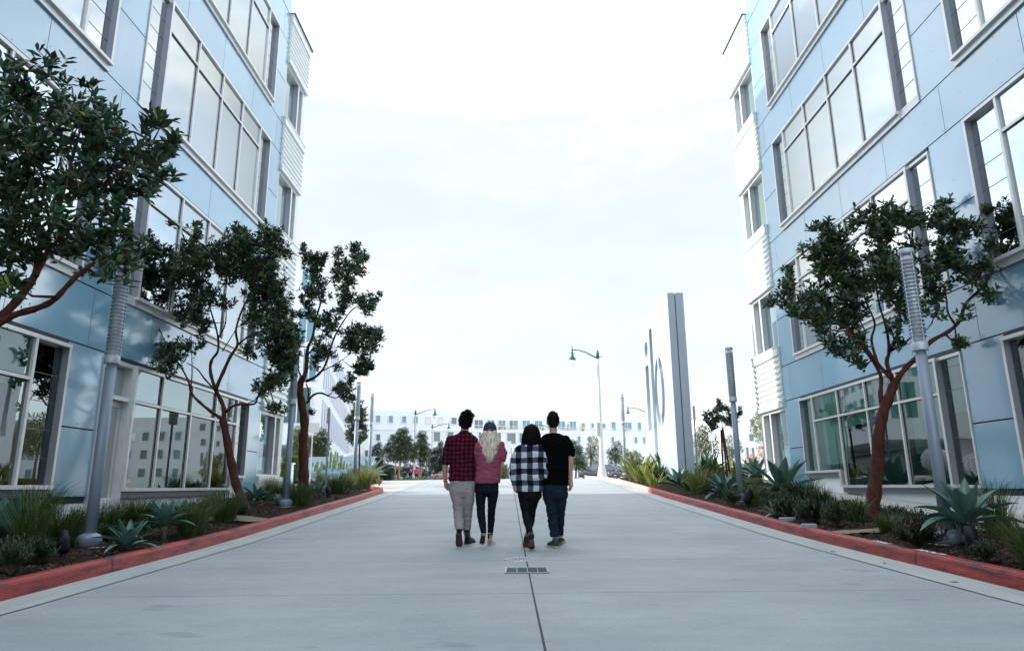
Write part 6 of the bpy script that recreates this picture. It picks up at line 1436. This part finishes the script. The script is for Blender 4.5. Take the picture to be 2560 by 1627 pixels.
# ---------------------------------------------------------------- man in black
R0, r = root_at(1150, 'tall man with short black hair in black tee shirt and slate jeans, walking away')
t_ = lambda x, y, d=0: T(x, y, d) - R0
b = MB(); hc = t_(1131, 254); head(b, hc, 1.04); limb(b, [hc + Vector((0, -.02, -.05)), t_(1132, 335), t_(1134, 372)], [.054, .055, .068])
vsecs(b, R0, [(360, 1134, 55, .06), (395, 1140, 104, .085), (500, 1147, 98, .095), (620, 1153, 92, .09), (785, 1152, 94, .095), (860, 1150, 96, .10), (885, 1150, 90, .09)], .09)
limb(b, [t_(1238, 405), t_(1268, 470), t_(1283, 560), t_(1278, 650, .02), t_(1283, 752, .04)], [.054, .047, .041, .037, .026]); hand(b, t_(1283, 752, .04), t_(1282, 845, .10) - t_(1283, 752, .04), Vector((-.45, 1, 0)), 1.0, .55, -1)
limb(b, [t_(1060, 405), t_(1045, 480, .06), t_(1048, 580, .12), t_(1040, 680, .16)], [.052, .045, .04, .028]); hand(b, t_(1040, 680, .16), Vector((-.3, .2, -1)), Vector((0, 1, 0)), 1, .6, 1)
limb(b, [t_(1108, 870), t_(1126, 1040), t_(1148, 1240, -.08)], [.08, .052, .036]); limb(b, [t_(1195, 870), t_(1193, 1040, .08), t_(1188, 1230, .2)], [.078, .05, .036])
body = fuse(b, 'body', M_skin2, r, .0075, 2); eyes(body, hc, 1.04)
b = MB(); vsecs(b, R0, [(350, 1134, 48, .062), (360, 1136, 74, .076), (375, 1139, 100, .092), (395, 1142, 116, .105), (430, 1144, 121, .115), (500, 1147, 115, .12), (600, 1152, 108, .118), (700, 1155, 107, .122), (788, 1155, 106, .124)], .12)
limb(b, [t_(1232, 410), t_(1262, 460), t_(1287, 516)], [.074, .072, .066]); limb(b, [t_(1065, 410), t_(1048, 470, .05), t_(1046, 540, .09)], [.07, .066, .06])
fuse(b, 'tee_shirt', M_blk_cotton, r, .010, 3, .009, 41, (1, 1, 1.4), 7)
b = MB(); vsecs(b, R0, [(775, 1151, 98, .112), (830, 1149, 104, .122), (880, 1149, 105, .122), (905, 1149, 100, .11)], .12)
vsecs(b, R0, [(880, 1104, 59, .105), (960, 1115, 48, .09), (1050, 1126, 43, .076), (1120, 1133, 40, .07, -.04), (1190, 1143, 39.5, .068, -.07), (1225, 1147, 39, .066, -.08)], .08); vsecs(b, R0, [(880, 1198, 54, .105), (960, 1197, 42, .088, .03), (1050, 1193, 34, .074, .08), (1130, 1192, 32, .068, .14), (1218, 1187, 30, .062, .2)], .08)
fuse(b, 'jeans', M_slate, r, .010, 3, .009, 51, (1, 1, 2.4), 9)
heel = G_(R0, 1160, 1328); ank = heel + Vector((-.01, .055, .09)); sh_ = shoe(r, 'chukka_shoe', heel + Vector((.012, -.01, 0)), heel + Vector((-.10, .23, 0)), ank, .10, M_green_sh, M_sole_be, .03, t_(1150, 1272, -.06), .050)
b = MB(); b.tube([t_(1150, 1285, -.06), t_(1149, 1215, -.08)], .042, 14); b.build('sock', M_sock, r)
heel = G_(R0, 1188, 1292); shoe(r, 'chukka_shoe', heel, heel + Vector((.06, .25, 0)), heel + Vector((0, .055, .09)), .10, M_green_sh, M_sole_be, .03, t_(1188, 1250, .2), .046)
hb = MB(); hb.ell(hc + Vector((0, -.008, .045)), .087, .104, .095, 20, 14); hb.ell(hc + Vector((0, -.035, -.02)), .076, .074, .075, 16, 10); hb.ell(hc + Vector((.002, .015, .10)), .072, .085, .05, 16, 8)
hair = fuse(hb, 'hair', M_hair_dark, r, .009, 2, .003, 4, (1, 1, 1), 30); cv = []; rnd = random.Random(25)
for _ in range(420):
    u = Vector((rnd.gauss(0, 1), rnd.gauss(-.3, .8), rnd.gauss(.4, .8))).normalized()
    if u.y > .6 and u.z < .4: continue
    p = hc + Vector((u.x * .084, -.010 + u.y * .102, .04 + u.z * (.108 if u.z > 0 else .105))); d = (Vector((rnd.uniform(-.3, .3), .5, .25)) if u.z > .5 else Vector((rnd.uniform(-.2, .2), 0, -.6))) + u * .45
    cv.append([p, p + d * .012, p + d * .026])
strands('hair_strands', M_hair_dark, hair, cv, .0035, 4)

# ---------------------------------------------------------------- two far pedestrians
def walker(px, Y, h, label, top, legs, hairc, bag=None):
    p = at(px, 1190, Y); R0 = Vector((p.x, Y, G(Y))); r = thing('person', label, 'person', R0); s = h / 1.75
    V = lambda x, y, z: Vector((x, y, z)) * s
    b = MB(); head(b, V(0, 0, 1.62), s); limb(b, [V(0, 0, 1.56), V(0, 0, 1.44)], [.05 * s, .055 * s]); b.loft([(V(0, 0, 1.46), .08, .06), (V(0, 0, 1.38), .17, .1), (V(0, 0, 1.1), .13, .1), (V(0, 0, .9), .15, .11)], 16)
    for q in (-1, 1):
        limb(b, [V(q * .18, 0, 1.38), V(q * .23, .02, 1.12), V(q * .22, q * .1, .88)], [.05, .042, .028]); hand(b, V(q * .22, q * .1, .88), V(0, .02, -1), V(0, 1, 0), s, .5, q)
        limb(b, [V(q * .09, 0, .9), V(q * .10, q * .08, .5), V(q * .10, q * .16 - .05, .10)], [.085, .055, .04])
    fuse(b, 'body', M_skin, r, .015, 2)
    b = MB(); b.loft([(V(0, 0, 1.47), .09, .07), (V(0, 0, 1.38), .20, .12), (V(0, 0, 1.1), .17, .13), (V(0, 0, .86), .18, .14)], 18)
    for q in (-1, 1): limb(b, [V(q * .18, 0, 1.38), V(q * .235, .02, 1.12), V(q * .225, q * .09, .92)], [.07, .058, .05])
    fuse(b, 'jacket', top, r, .02, 3)
    b = MB(); b.loft([(V(0, 0, .95), .16, .12), (V(0, 0, .8), .17, .12)], 16)
    for q in (-1, 1): limb(b, [V(q * .09, 0, .84), V(q * .10, q * .08, .5), V(q * .10, q * .16 - .04, .12)], [.10, .07, .055])
    fuse(b, 'trousers', legs, r, .02, 3)
    for q in (-1, 1): b = MB(); b.ell(V(q * .10, q * .16, .05), .05, .13, .05); b.build('shoe', M_black, r)
    b = MB(); b.ell(V(0, -.02, 1.66), .088 * s, .105 * s, .10 * s); b.build('hair', hairc, r)
    if bag: b = MB(); b.ell(V(.08, -.18, 1.15), .15, .10, .23); b.build('backpack', bag, r)
walker(1026, 80, 1.8, 'person in dark blue with orange backpack walking beside the far lamp post', mat('dark blue jacket', (.02, .035, .09), .8), M_navy, M_hair_dark, mat('orange backpack', (.42, .08, .03), .7))
walker(1040.5, 84, 1.65, 'person in bright pink top partly hidden by the far lamp post', mat('pink jacket', (.6, .06, .28), .8), M_navy, M_hair_dark)
